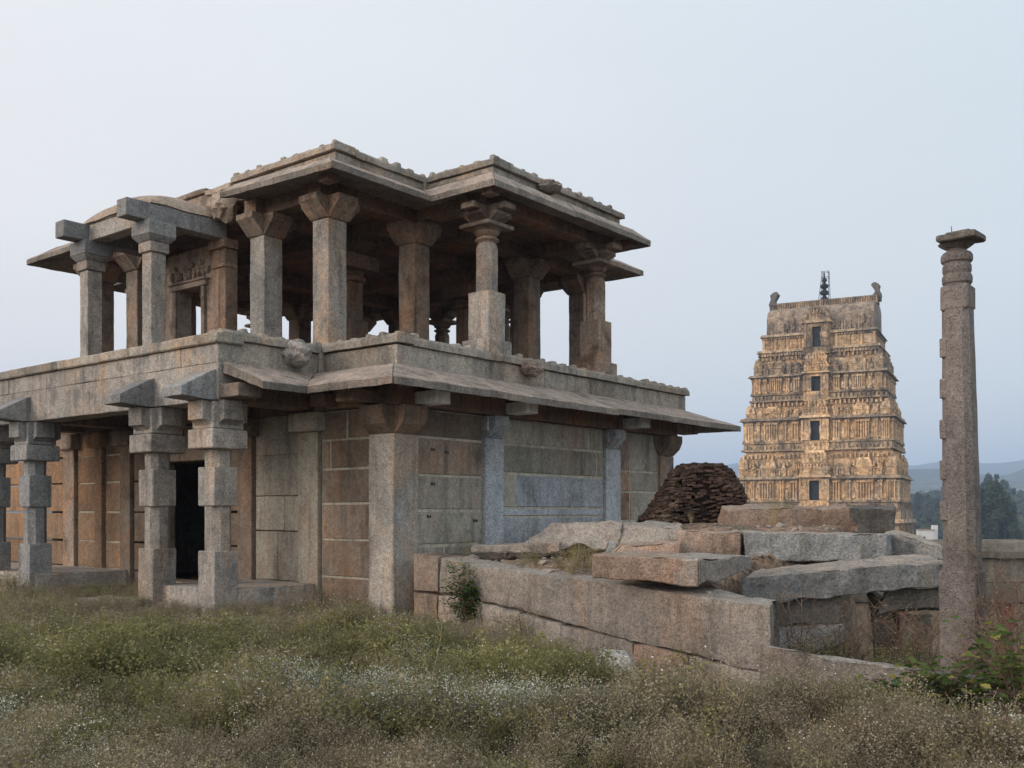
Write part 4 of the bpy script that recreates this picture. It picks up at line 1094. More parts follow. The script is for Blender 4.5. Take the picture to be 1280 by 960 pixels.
for f in (f0, f2):
    for i in range(40): relief(RB, f, -hw+.4+i*.56, rng.uniform(.12, .25), rng.uniform(.05, .3), zt_, zt_+rng.uniform(.4, 2.6), 0, .05)
    for i in range(26): figure(RB, f, rng.uniform(-10.5, 10.5), zt_+rng.uniform(.2, 1.2), rng.uniform(1, 2.2), .25)
br = RB.build('barrel_roof', M['stucco_roof'], T, smooth=False)
mb = MB(); zz = 42.75+ZO
mb.cube(-hw-.2, hw+.2, -1.9, 1.9, zz, zz+.35); mb.cube(-hw-.1, hw+.1, -1.6, 1.6, zz+.35, zz+1.2); mb.cube(-hw-.3, hw+.3, -1.95, 1.95, zz+1.2, zz+1.5)
for i in range(44):
    x = -hw+.3+i*.51; mb.cube(x, x+.28, -1.95, -1.5, zz+.3, zz+1.2); mb.cube(x, x+.28, 1.5, 1.95, zz+.3, zz+1.2)
mb.build('ridge_band', M['ochre_grey'], br, smooth=False)
# central dormer on the roof
for fi in (0, 2):
    f = side_pts(hw, 7.95)[fi]; mb = MB(); w = 2.6; z0 = 33.9+ZO
    for sg in (-1, 1):
        relief(mb, f, sg*1.75, .85, 1.5, z0, z0+4.6, back=2); relief(mb, f, sg*2.3, .22, 1.75, z0, z0+4.6); relief(mb, f, sg*1.1, .16, 1.7, z0, z0+4.0)
        figure(mb, f, sg*1.7, z0+.1, 3.6, 1.65)
    relief(mb, f, 0, .92, 1.5, z0+3.9, z0+4.6, back=2); relief(mb, f, 0, 3.1, 2.1, z0+4.6, z0+5.2, 0, .3, back=2)
    for k in range(5): relief(mb, f, 0, 2.6-.25*k, 1.4-.28*k, z0+5.2+k*.55, z0+5.2+(k+.95)*.55, 0, .15, back=3)
    for k in range(7): figure(mb, f, -2.1+.7*k, z0+5.3, 1.4, 1.45)
    for k in range(5): figure(mb, f, -1.4+.7*k, z0+6.6, 1.2, .9)
    relief(mb, f, 0, 2.9, 1.5, z0-1.3, z0, back=2)
    for k in range(8): figure(mb, f, -2.5+.71*k, z0-1.2, 1.1, 1.55)
    mb.build('door_bay', M['ochre_grey'], o, smooth=False)
    mb = MB(); relief(mb, f, 0, .95, 1.0, z0, z0+3.9, back=1.); mb.build('doorway', M['shadow_blue'], o, smooth=False)  # dormer opening: its inner shade is a dark panel
# horned end finials
for sx in (-1, 1):
    mb = MB(); zb_ = 43.2+ZO
    pts = [(1.9, 0), (-.5, 0), (-.6, 1.2), (-.2, 2.2), (-.4, 3.1), (.2, 3.7), (1.0, 3.75), (1.5, 3.2), (.9, 2.9), (.7, 2.0), (1.1, 1.2)]
    mb.loft([[(sx*(hw-t+.2), -1.0, zb_+z) for t, z in pts], [(sx*(hw-t+.2), 1.0, zb_+z) for t, z in pts]], seg=.4, amp=.18, fr=.7)
    mb.blob((sx*(hw-.2), 0, zb_+1.0), (.7, 1.3, 1.1), 2, .4, 2)
    mb.build('horn_finial', M['slab_dark'], T, smooth=False)
mb = MB(); zk = 44.1+ZO
mb.lathe([(1.1, zk), (1.0, zk+.5), (.55, zk+.9), (.3, zk+1.2), (.9, zk+1.5), (1.05, zk+1.9), (.5, zk+2.3), (.3, zk+2.5), (.8, zk+2.8), (.95, zk+3.2), (.4, zk+3.6), (.25, zk+3.9), (.6, zk+4.1), (.5, zk+4.5), (.2, zk+4.8), (.12, zk+5.6), (.02, zk+6.0)], 0, 0, 12)
for (x, y) in ((-.9, -.9), (.9, -.9), (.9, .9), (-.9, .9)): mb.tube([(x*1.2, y*1.2, zk), (x*.7+.3, y*.7, zk+6.)], .07, .07)
for z in (zk+1.5, zk+3.2, zk+4.8, zk+5.9): 
    for (p, q) in (((-.9, -.9), (.9, -.9)), ((.9, -.9), (.9, .9)), ((.9, .9), (-.9, .9)), ((-.9, .9), (-.9, -.9))): mb.tube([(p[0]*.85+.2, p[1]*.85, z), (q[0]*.85+.2, q[1]*.85, z)], .05, .05, 4)
mb.build('roof_finial', M['iron'], T)

# ------------------------------------------------------------------ small white house and the low town wall
Wp = at(1158, 672, 260); 
hs = empty('white_house', (Wp.x, Wp.y, -8.0), R(-15), 'tiny white house at the foot of the tower right of its base', 'house')
mb = MB(); mb.cube(-2.2, 1.6, -2, 2, 0, 5.0); mb.cube(1.3, 2.6, -1.2, 1.2, 0, 6.3); mb.build('wall', M['white'], hs, smooth=False)
mb = MB(); mb.cube(-2.35, 1.75, -2.15, 2.15, 5.003, 5.25); mb.build('roof', M['plaster'], hs, smooth=False)
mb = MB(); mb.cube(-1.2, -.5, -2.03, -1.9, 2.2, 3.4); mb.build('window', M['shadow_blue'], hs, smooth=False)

# ------------------------------------------------------------------ hills
M['wood'] = stone('woodland', (.022,.036,.020), (.042,.056,.028), stain=(.09,.085,.05), stain_amt=.45, dark_amt=.2, speck=.3, scale=.012, sp_scale=.25, streak=0, tint=.35, bump=0.)
M['hill'] = stone('hillside', (.045,.060,.032), (.085,.090,.055), stain=(.13,.115,.085), stain_amt=.5, dark_amt=.2, speck=.4, scale=.004, sp_scale=.05, streak=0, tint=0, bump=0.)
def ridge(name, Y, depth, rows, seed, mat, rough):
    """rows: (px, skyline row) in the photograph's view; the ridge is a real hill `depth` deep"""
    xs = [ (p-640)/F*Y for p, _ in rows]; hs_ = [E-(r-HZ)/F*Y for _, r in rows]
    n = 160; X = np.linspace(xs[0], xs[-1], n); Hh = np.interp(X, xs, hs_)
    vs = []; fs = []; m = 26
    for j in range(m+1):
        t = j/m; prof = math.sin(min(1, t*1.0)*math.pi/2*1.0) if t <= 1 else 1
        for i in range(n):
            y = Y-depth*(1-t)
            z = -18+(Hh[i]+18)*(t**.8)
            z += rough*noise.fractal(Vector((X[i]/depth*7+seed, y/depth*7, seed)), 1.0, 2.0, 6)*min(1, t*3)
            vs.append((X[i], y, z))
    for i in range(n): vs.append((X[i], Y+depth, -18))
    for j in range(m+1):
        for i in range(n-1): fs.append((j*n+i, j*n+i+1, (j+1)*n+i+1, (j+1)*n+i))
    mb = MB(); mb.add(vs, fs, .5); o = mb.build(name, mat, recalc=False); tag(o, kind='structure'); return o
ridge('far_hills', 4200, 1200, [(-600, 600), (200, 592), (640, 590), (900, 583), (935, 577), (960, 580), (1140, 583), (1165, 579), (1190, 574), (1230, 577), (1262, 577), (1300, 574), (1500, 585), (2200, 610)], 3.1, M['hill'], 12)
ridge('middle_hills', 2300, 800, [(-600, 625), (640, 615), (900, 606), (1140, 588), (1165, 585), (1200, 590), (1225, 592), (1250, 590), (1285, 585), (1400, 590), (1600, 600), (2300, 625)], 8.7, M['hill'], 12)
ridge('wooded_rise', 900, 470, [(-600, 648), (800, 640), (1100, 630), (1140, 626), (1165, 622), (1200, 626), (1240, 628), (1290, 622), (1400, 620), (1700, 628), (2300, 640)], 2.2, M['wood'], 5)
ridge('near_hills', 1500, 500, [(-600, 640), (700, 632), (900, 628), (1100, 622), (1150, 618), (1200, 622), (1250, 622), (1290, 616), (1400, 615), (1700, 625), (2300, 640)], 5.2, M['hill'], 9)

# leaf clump crowns for the far wood, one mesh of many small tilted faces
def leaf_cloud(mb, c, rad, n, size, rng, mi=0, shell=.55):
    vs = []; fs = []
    for i in range(n):
        d = Vector((rng.gauss(0, 1), rng.gauss(0, 1), rng.gauss(0, 1))).normalized()*(rng.uniform(shell, 1)**.6)
        p = Vector((c[0]+d.x*rad[0], c[1]+d.y*rad[1], c[2]+d.z*rad[2]))
        a = Vector((rng.gauss(0, 1), rng.gauss(0, 1), rng.gauss(0, .6))).normalized(); b = a.orthogonal().normalized()
        s = size*rng.uniform(.6, 1.4); o = len(vs)
        vs += [p-a*s-b*s*.5, p+a*s-b*s*.5, p+a*s*.6+b*s*.7, p-a*s*.7+b*s*.6]; fs.append((o, o+1, o+2, o+3))
    mb.add(vs, fs, rng.random(), mi)
rw = random.Random(11)
mb = MB()
def rise_z(x, y):
    t = min(1, max(0, (y-430)/470)); px = 640+F*x/y
    top = E-(np.interp(px, [900, 1100, 1140, 1165, 1200, 1240, 1290, 1400], [636, 630, 626, 622, 626, 628, 622, 620])-HZ)/F*900
    return -18+(top+18)*t**.8
for i in range(1700):
    y = rw.uniform(440, 900); x = rw.uniform(.16, .60)*y
    z = rise_z(x, y)-1
    h = rw.uniform(3., 6.5)*(1+.6*(rw.random() < .08))
    leaf_cloud(mb, (x, y, z+h*.7), (h*rw.uniform(.7, 1.1), h*.8, h*.75), 40, h*.27, rw)
tag(mb.build('far_wood', M['wood'], smooth=False, recalc=False), kind='stuff')
# single trees that can be told apart
def tree(name, px, foot, topr, Y, label, seed, spread=.33, shape='cone', n=60):
    rg = random.Random(seed); b = at(px, foot, Y); h = (foot-topr)/F*Y
    t = empty(name, b, 0, label, 'tree', 'trees beyond the compound wall')
    mb = MB(); mb.tube([(0, 0, 0), (.02*h, 0, h*.45), (-.01*h, .01*h, h*.95)], h*.022, h*.004, 7)
    for i in range(16):
        z = h*rg.uniform(.2, .85); a = rg.uniform(0, 6.28); l = h*spread*(1-z/h)*.9
        mb.tube([(0, 0, z), (l*math.cos(a)*.5, l*math.sin(a)*.5, z+l*.5), (l*math.cos(a), l*math.sin(a), z+l*1.1)], h*.006, h*.002, 4)
    mb.build('trunk', M['bark'], t)
    mb = MB()
    for i in range(n):
        u = rg.random(); z = h*(.06+.92*u)
        r = h*spread*((1-u)**.75 if shape == 'cone' else (math.sin(math.pi*(.12+.86*u))**.7))
        a = rg.uniform(0, 6.28); q = rg.uniform(.35, 1)**.5*r
        s = h*rg.uniform(.05, .09)*(1-.45*u)
        leaf_cloud(mb, (q*math.cos(a), q*math.sin(a), z), (s*1.15, s*1.15, s*2.1), 110, h*.017, rg, shell=.15)
    mb.build('crown', M['wood_near'], t, smooth=False, recalc=False)
M['bark'] = flat('bark', (.07,.055,.045))
M['wood_near'] = stone('needle_foliage', (.028,.042,.024), (.045,.062,.032), dark_amt=.2, speck=.3, scale=.1, sp_scale=2., streak=0, tint=.45, bump=0.)
tree('conifer_tree', 1241, 692, 605, 330, 'dark tall feathery tree just right of the pillar beyond the wall', 5, .30, 'round', 130)
tree('conifer_tree', 1230, 690, 612, 345, 'dark slender tree half hidden behind the right edge of the pillar', 6, .24, 'round', 90)
tree('conifer_tree', 1256, 695, 634, 320, 'lower bushy dark tree right of the feathery tall one', 9, .30, 'round', 100)
tree('broadleaf_tree', 1242, 660, 594, 620, 'hazy round-topped tree rising behind the tall feathery tree', 8, .42, 'round', 60)
tree('broadleaf_tree', 1152, 668, 616, 560, 'hazy low tree between the tower foot and the pillar', 12, .6, 'round', 60)
# ------------------------------------------------------------------ weeds
def leafmat(name, c1, c2, trans=.25, sc_=1.3):
    m, nt, p, co, g = newmat(name)
    a = nd(nt, 'ShaderNodeAttribute', attribute_name='rnd')
    oi = nd(nt, 'ShaderNodeObjectInfo')
    ad = nd(nt, 'ShaderNodeMath', operation='ADD'); nt.links.new(a.outputs['Fac'], ad.inputs[0]); nt.links.new(oi.outputs['Random'], ad.inputs[1])
    md = nd(nt, 'ShaderNodeMath', operation='FRACT'); nt.links.new(ad.outputs[0], md.inputs[0])
    n = tex(nt, co, sc_, 4)
    col = mix(nt, md.outputs[0], c1, c2)
    col = mix(nt, 1., col, ramp(nt, n, [(.3, .7), (.7, 1.25)]), 'MULTIPLY')
    nt.links.new(col, p.inputs['Base Color']); p.inputs['Roughness'].default_value = .75
    t = nd(nt, 'ShaderNodeBsdfTranslucent'); nt.links.new(col, t.inputs[0])
    ms = nd(nt, 'ShaderNodeMixShader'); ms.inputs[0].default_value = trans
    out = [q for q in nt.nodes if q.type == 'OUTPUT_MATERIAL'][0]
    nt.links.new(p.outputs[0], ms.inputs[1]); nt.links.new(t.outputs[0], ms.inputs[2]); nt.links.new(ms.outputs[0], out.inputs[0])
    return m
M['dry'] = leafmat('dry_stem', (.165,.132,.085), (.25,.20,.13))
M['dry_seed'] = leafmat('dry_seed', (.22,.18,.125), (.37,.315,.225))
M['straw'] = leafmat('straw', (.34,.265,.13), (.44,.35,.18))
M['green_stem'] = leafmat('green_stem', (.11,.125,.05), (.16,.165,.07))
M['green_leaf'] = leafmat('green_leaf', (.165,.16,.065), (.315,.285,.125), .42)
M['olive_leaf'] = leafmat('olive_leaf', (.19,.185,.10), (.31,.28,.15), .4)
M['flower'] = leafmat('white_flower', (.58,.60,.54), (.74,.75,.68), .2)
M['bush_leaf'] = leafmat('bush_leaf', (.03,.075,.022), (.08,.14,.035), .3)
M['broad_leaf'] = leafmat('broad_leaf', (.06,.115,.03), (.15,.19,.05), .4)
M['yellow_leaf'] = leafmat('yellow_leaf', (.28,.26,.05), (.36,.30,.09), .4)
M['twig'] = leafmat('twig', (.12,.075,.055), (.21,.14,.10), 0.)

def ribbon(mb, pts, w, mi, rnd, rng):
    a = rng.uniform(0, 6.28); s = Vector((math.cos(a), math.sin(a), 0))
    vs = []; n = len(pts)
    for i, p in enumerate(pts):
        q = w*(1-.75*i/(n-1)); vs += [p-s*q, p+s*q]
    mb.add(vs, [(2*i, 2*i+1, 2*i+3, 2*i+2) for i in range(n-1)], rnd, mi)
def chip_(mb, p, s, mi, rnd, rng, el=1.6):
    a = Vector((rng.gauss(0, 1), rng.gauss(0, 1), rng.gauss(0, .8))).normalized(); b = a.orthogonal().normalized()
    mb.add([p-a*s*el, p-b*s, p+a*s*el, p+b*s], [(0, 1, 2, 3)], rnd, mi)
def tuft(kind, seed):
    """one weed tuft about half a metre tall; slots 0 stem 1 leaf or seed 2 flower"""
    rg = random.Random(seed); mb = MB()
    cfg = dict(stalk=(5, .62, .22, 15, .006, .0), dry=(20, .44, .20, 12, .0048, 0.015), straw=(26, .48, .2, 6, .004, .0), green=(19, .42, .17, 15, .0068, .03), flower=(19, .36, .18, 15, .0060, .9), olive=(19, .38, .19, 13, .006, .035))[kind]
    ns, h, sp, nb, ls, fl = cfg
    for i in range(ns):
        a = rg.uniform(0, 6.28); r0 = rg.uniform(0, .07); l = h*rg.uniform(.55, 1.15); lean = sp*rg.uniform(.1, 1.)
        b = Vector((r0*math.cos(a), r0*math.sin(a), -.03)); a2 = a+rg.uniform(-.8, .8)
        d = Vector((math.cos(a2), math.sin(a2), 0))
        pts = [b+d*lean*t*t+Vector((rg.uniform(-.01, .01), rg.uniform(-.01, .01), l*t)) for t in (0, .3, .6, .85, 1.)]
        ribbon(mb, pts, .0022 if kind not in ('straw', 'stalk') else .003, 0, rg.random(), rg)
        for k in range(nb):
            t = rg.uniform(.3, 1.); f = t*(len(pts)-1); j = min(int(f), len(pts)-2); p = pts[j].lerp(pts[j+1], f-j)
            a3 = rg.uniform(0, 6.28); bl = rg.uniform(.02, .075)*(1.25-t*.5)*(2.2 if kind == 'stalk' else 1)
            q = p+Vector((math.cos(a3)*bl, math.sin(a3)*bl, bl*rg.uniform(.3, 1.1)))
            if rg.random() < .6: ribbon(mb, [p, q], .0012, 0, rg.random(), rg)
            isf = rg.random() < fl and t > .5
            if isf:
                for _ in range(2): chip_(mb, q+Vector((0, 0, .004)), .0052, 2, rg.random(), rg, 1.0)
            else: chip_(mb, q, ls*rg.uniform(.7, 1.4), 1, rg.random(), rg, 1.8 if kind != 'dry' else 1.5)
            if rg.random() < .4: chip_(mb, p, ls*rg.uniform(.6, 1.2), 1, rg.random(), rg, 2.0)
    return mb
def tuft_obj(kind, seed, mats):
    o = tuft(kind, seed).build('weed_tuft', mats, smooth=False, recalc=False)
    COL.objects.unlink(o); return o
KINDS = dict(stalk=['straw', 'dry_seed', 'flower'], dry=['dry', 'dry_seed', 'flower'], straw=['straw', 'straw', 'flower'], green=['green_stem', 'green_leaf', 'flower'], flower=['green_stem', 'olive_leaf', 'flower'], olive=['dry', 'olive_leaf', 'flower'])
rg = random.Random(21)
pts = {k: [] for k in KINDS}
def g2(x, y, cx, cy, rx, ry): return math.exp(-(((x-cx)/rx)**2+((y-cy)/ry)**2))
def occupied(x, y):
    """keep the weeds off the stone"""
    q = Vector((x+1.94, y-16.5)); a = q.x*.6255+q.y*.7803; b = -q.x*.7803+q.y*.6255
    if a > -.02 and b > -.02 and a < 9.3 and b < 12.3: return True
    if -2.0 < a <= 0 and (1.95 < b < 3.95 or 8.0 < b): return True
    if -2.95 < a < -2.1 and 4.0 < b < 5.5: return True
    w = Vector((x, y))-A0; l = w.dot(WD); r = w.dot(WN)
    if -.1 < l < 7.1 and -.06 < r < .6: return True
    if sdist(x, y) > -.2: return True
    if 4.72 < x < 5.25 and 10.8 < y < 11.4: return True
    return False
tries = 0
while tries < 15000:
    tries += 1
    y = 3.9+(19.5-3.9)*rg.random()**1.15; x = rg.uniform(-.56, .56)*y
    if rg.random() > min(1, .35+y/13): continue
    if occupied(x, y): continue
    if y > 12.5 and x > 1 : 
        if rg.random() < .5: continue
    w = {}
    nz = noise.noise(Vector((x*.55, y*.8, 1.7))); nz2 = noise.noise(Vector((x*1.1+9, y*1.4, 4.2)))
    w['dry'] = .8+.9*max(0, nz)+1.6*g2(x, y, -1.6, 5.8, 1.8, 1.2)+1.5*g2(x, y, 1.8, 6.8, 1.6, 2.0)+.9*g2(x, y, -1, 13, 2.5, 2)
    w['straw'] = .2+.25*max(0, nz2)+.5*g2(x, y, 1.6, 8.3, 1.1, .9)
    w['green'] = .25+.8*max(0, -nz)+1.9*g2(x, y, -4.2, 9.6, 2.6, 2.2)+6.0*g2(x, y, .25, 9.0, .7, .7)+.9*g2(x, y, -2.3, 10.5, 1.6, 1.6)+.8*g2(x, y, .3, 5.4, .8, .6)
    w['flower'] = .05+.5*max(0, nz2)*max(0, -nz)*3+9*g2(x, y, -1.0, 8.3, 1.05, .75)+7*g2(x, y, .15, 7.8, .5, .7)+3*g2(x, y, -4.2, 7.2, .7, .6)+1.4*g2(x, y, -2.9, 5.9, .7, .6)+1.0*g2(x, y, -.2, 9.8, .6, .5)
    w['olive'] = .75+.6*max(0, nz2)
    w['stalk'] = .3
    w = {q_: v_**1.7 for q_, v_ in w.items()}
    s = sum(w.values()); u = rg.random()*s
    for k, q in w.items():
        u -= q
        if u <= 0: break
    cl = noise.noise(Vector((x*1.25+31, y*1.5, 8.1)))+.5*noise.noise(Vector((x*3.1, y*3.6, 2.2)))
    if cl < -.28 and rg.random() < .6: continue
    sc_ = rg.uniform(.7, 1.15)*(.92+.3*nz2)*(.92+.75*max(-.45, min(.75, cl)))
    if y < 6.5: sc_ *= .55+.45*max(0, (y-3.9)/2.6)
    if k == 'green': sc_ *= 1.05+.35*g2(x, y, .25, 9.0, .8, .8)
    sc_ *= 1-.45*sst(11.5, 15., y)*(1 if x > -6 else .3)
    lw = Vector((x, y))-A0; l_ = lw.dot(WD); r_ = -lw.dot(WN)
    if -.3 < l_ < 12: sc_ *= .30+.70*sst(.1, 2.4, r_) if l_ < 7 else .25+.75*sst(.6, 2.6, r_)
    if g2(x, y, 4.0, 8.8, 1.0, .5) > .5: continue
    sc_ *= 1-.5*g2(x, y, -7.4, 17.4, 1.6, 1.4)
    sc_ *= 1-.6*g2(x, y, 2.9, 9.3, 1.2, .9)-.45*g2(x, y, 1.05, 9.6, .6, .7)
    if sc_ < .12: continue
    pts[k].append((x, y, ground_z(x, y), rg.randrange(5), rg.uniform(-.12, .12), rg.uniform(-.12, .12), rg.uniform(0, 6.28), sc_))
# weeds on the terrace
for i in range(900):
    x = rg.uniform(-1.4, 5); y = rg.uniform(11.3, 18)
    if sdist(x, y) < .05: continue
    d = 1.2*g2(x, y, .75, 14.2, .75, .8)+.035
    if rg.random() > d: continue
    k = rg.choice(('dry', 'olive', 'green', 'straw'))
    pts[k].append((x, y, terrace_z(x, y), rg.randrange(5), 0, 0, rg.uniform(0, 6.28), rg.uniform(.4, .95)))
# rank growth in the hollow behind the slabs
for i in range(190):
    x = rg.uniform(2.7, 8); y = rg.uniform(11.0, 18)
    if sdist(x, y) > -.3 or occupied(x, y): continue
    k = rg.choice(('dry', 'dry', 'olive', 'olive', 'green'))
    pts[k].append((x, y, ground_z(x, y), rg.randrange(5), rg.uniform(-.2, .2), rg.uniform(-.2, .2), rg.uniform(0, 6.28), rg.uniform(.6, 1.2)))
def scatter(name, kind, P):
    c = bpy.data.collections.new(kind+'_tufts')
    for s in range(5): c.objects.link(tuft_obj(kind, 100*len(kind)+s, [M[q] for q in KINDS[kind]]))
    me = bpy.data.meshes.new(name); me.from_pydata([p[:3] for p in P], [], [])
    me.attributes.new('vi', 'INT', 'POINT').data.foreach_set('value', np.array([p[3] for p in P], dtype=np.int32))
    me.attributes.new('rot', 'FLOAT_VECTOR', 'POINT').data.foreach_set('vector', np.array([p[4:7] for p in P], dtype=np.float32).ravel())
    me.attributes.new('scl', 'FLOAT', 'POINT').data.foreach_set('value', np.array([p[7] for p in P], dtype=np.float32))
    o = bpy.data.objects.new(name, me); COL.objects.link(o); o['kind'] = 'stuff'
    ng = bpy.data.node_groups.new(name, 'GeometryNodeTree')
    ng.interface.new_socket('Geometry', in_out='INPUT', socket_type='NodeSocketGeometry'); ng.interface.new_socket('Geometry', in_out='OUTPUT', socket_type='NodeSocketGeometry')
    gi = ng.nodes.new('NodeGroupInput'); go = ng.nodes.new('NodeGroupOutput')
    ip = ng.nodes.new('GeometryNodeInstanceOnPoints'); ci = ng.nodes.new('GeometryNodeCollectionInfo')
    ci.inputs['Collection'].default_value = c; ci.inputs['Separate Children'].default_value = True; ci.inputs['Reset Children'].default_value = True
    def na(n, t):
        q = ng.nodes.new('GeometryNodeInputNamedAttribute'); q.data_type = t; q.inputs[0].default_value = n; return [s for s in q.outputs if s.enabled and s.name == 'Attribute'][0]
    ng.links.new(gi.outputs[0], ip.inputs['Points']); ng.links.new(ci.outputs[0], ip.inputs['Instance']); ip.inputs['Pick Instance'].default_value = True
    ng.links.new(na('vi', 'INT'), ip.inputs['Instance Index']); ng.links.new(na('rot', 'FLOAT_VECTOR'), ip.inputs['Rotation']); ng.links.new(na('scl', 'FLOAT'), ip.inputs['Scale'])
    ng.links.new(ip.outputs[0], go.inputs[0])
    md = o.modifiers.new('scatter', 'NODES'); md.node_group = ng
    return o
for k, nm in (('dry', 'dry_weeds'), ('straw', 'straw_grass'), ('green', 'green_weeds'), ('flower', 'white_flower_weeds'), ('olive', 'olive_weeds'), ('stalk', 'dry_stalks')):
    scatter(nm, k, pts[k])

# ------------------------------------------------------------------ single shrubs
def leaf6(mb, p, d, s, rng, mi, rnd, wid=.42):
    """a folded pointed leaf"""
    d = d.normalized(); up = Vector((0, 0, 1)); sd = d.cross(up)
    if sd.length < 1e-3: sd = Vector((1, 0, 0))
    sd = (sd.normalized()+Vector((0, 0, rng.uniform(-.5, .5)))).normalized(); n = sd.cross(d)
    q = [p, p+d*s*.35+sd*s*wid+n*s*.08, p+d*s*.75+sd*s*wid*.6+n*s*.05, p+d*s-n*s*.12, p+d*s*.75-sd*s*wid*.6+n*s*.05, p+d*s*.35-sd*s*wid+n*s*.08, p+d*s*.5]
    mb.add(q, [(0, 1, 6), (1, 2, 6), (2, 3, 6), (3, 4, 6), (4, 5, 6), (5, 0, 6)], rnd, mi)
def shrub(name, label, loc, h, r, nst, seed, leaf, nleaf, lmat, tw=True, lean=None, branch=5, group='wild shrubs growing among the ruins', lmat2='yellow_leaf', wid=.42, r0=.008, cat='shrub'):
    rg = random.Random(seed); t = empty(name, loc, 0, label, cat, group)
    st = MB(); lf = MB()
    for i in range(nst):
        a = rg.uniform(0, 6.28); l = h*rg.uniform(.6, 1.05); out = r*rg.uniform(.2, 1)
        d = Vector((math.cos(a), math.sin(a), 0))
        if lean: d = d+Vector(lean); 
        b = Vector((rg.uniform(-.3, .3)*r, rg.uniform(-.3, .3)*r, -.08))
        pts = [b+d*out*t_**1.5+Vector((rg.uniform(-.03, .03), rg.uniform(-.03, .03), l*t_)) for t_ in (0, .25, .5, .75, 1)]
        st.tube(pts, r0, r0*.3, 5)
        tips = [(pts[-1], (pts[-1]-pts[-2]))]
        for k in range(branch):
            f = rg.uniform(.8, 3.9); j = int(f); p = pts[j].lerp(pts[j+1], f-j)
            a2 = rg.uniform(0, 6.28); bl = h*rg.uniform(.12, .34)
            e = p+Vector((math.cos(a2)*bl*.8, math.sin(a2)*bl*.8, bl*rg.uniform(.1, .8))); m_ = p.lerp(e, .5)+Vector((0, 0, bl*.1))
            st.tube([p, m_, e], r0*.5, r0*.2, 4); tips.append((e, e-m_)); tips.append((m_, e-p))
            for q in range(2):
                a3 = rg.uniform(0, 6.28); e2 = m_+Vector((math.cos(a3), math.sin(a3), rg.uniform(0, 1)))*bl*.4
                st.tube([m_, e2], r0*.3, r0*.15, 3); tips.append((e2, e2-m_))
        for k in range(nleaf):
            p, d_ = rg.choice(tips); a3 = rg.uniform(0, 6.28)
            p = p+Vector((rg.gauss(0, 1), rg.gauss(0, 1), rg.gauss(0, 1)))*leaf*.8
            leaf6(lf, p, Vector((math.cos(a3), math.sin(a3), rg.uniform(-.5, .5))), leaf*rg.choice((.45, .6, .8, 1., 1.3)), rg, 1 if rg.random() < .12 else 0, rg.random(), wid)
    st.build('stem', M['twig'], t)
    if nleaf: lf.build('foliage', [M[lmat], M[lmat2]], t, smooth=False, recalc=False)
    return t
# green shrub against the wall
p = on_wall(581, 775, -.16); shrub('green_shrub', 'small upright dark green shrub growing against the retaining wall', (p.x, p.y, ground_z(p.x, p.y)), .95, .17, 14, 31, .05, 130, 'bush_leaf', branch=7)
# leafy climber at the right
SH = [(1112, 8.9, .42, 'bush_leaf', 0), (1160, 9.0, .56, 'broad_leaf', 1), (1212, 8.9, .56, 'broad_leaf', 2), (1262, 8.6, .85, 'broad_leaf', 3)]
LB = ['leftmost low bush of broad heart-shaped leaves beside the sunk slab', 'broad-leaved green bush just left of the tall pillar foot', 'broad-leaved bush with yellowing leaves in front of the pillar', 'tallest broad-leaved bush at the right edge of the photo']
for (px, Y, h, lm, i) in SH:
    x = (px-640)/F*Y
    shrub('leafy_bush', LB[i], (x, Y, ground_z(x, Y)), h, .36, 15, 40+i, .075, 34, lm, branch=6, wid=.5, group='broad-leaved bushes at the lower right')
TW = [(1245, 10.6, 1.45, .32, 'tall dry twiggy shrub at the right edge in front of the compound wall', 10, .022, 26), (1275, 9.9, 1.1, .25, 'dry reddish twig shrub cut by the right edge of the photo', 8, .02, 22),
      (1000, 11.6, .95, .35, 'thin thorny twigs standing beside the end of the retaining wall', 6, .018, 20), (1060, 12.0, .85, .4, 'dry thicket under the long tilted slab', 12, .02, 24),
      (1118, 12.2, .95, .4, 'brown dry shrub in the hollow left of the pillar', 14, .02, 30), (1152, 11.4, .8, .3, 'sparse dry shrub close to the left side of the pillar', 8, .022, 20), (1208, 10.5, .6, .25, 'low dry twigs at the foot of the pillar', 8, .02, 16)]
for i, (px, Y, h, r, lb, n, lf_, nl) in enumerate(TW):
    x = (px-640)/F*Y
    shrub('dry_shrub', lb, (x, Y, ground_z(x, Y)), h*1.12, r, int(n*1.5), 60+i, lf_*1.15, nl, 'olive_leaf', branch=9, group='dry twiggy shrubs around the pillar', lmat2='dry_seed', r0=.0085)
# weeds at the wall foot that show darker leaves
for i, (px, lb) in enumerate(((855, 'small leafy weed at the foot of the long block near its right end'), (640, 'bright green leafy weed in front of the retaining wall'))):
    p = on_wall(px, 800, -.35)
    shrub('leafy_weed', lb, (p.x, p.y, ground_z(p.x, p.y)), .42, .3, 12, 80+i, .03, 50, 'bush_leaf' if i == 0 else 'green_leaf', branch=4, group='leafy weeds along the wall foot', r0=.004, cat='weed')
p = at(402, 745, 16.6); shrub('leafy_weed', 'grey green weed at the wall foot right of the portico', (p.x, p.y, 0), .5, .2, 9, 90, .03, 30, 'olive_leaf', branch=4, group='leafy weeds along the wall foot', r0=.004, cat='weed')
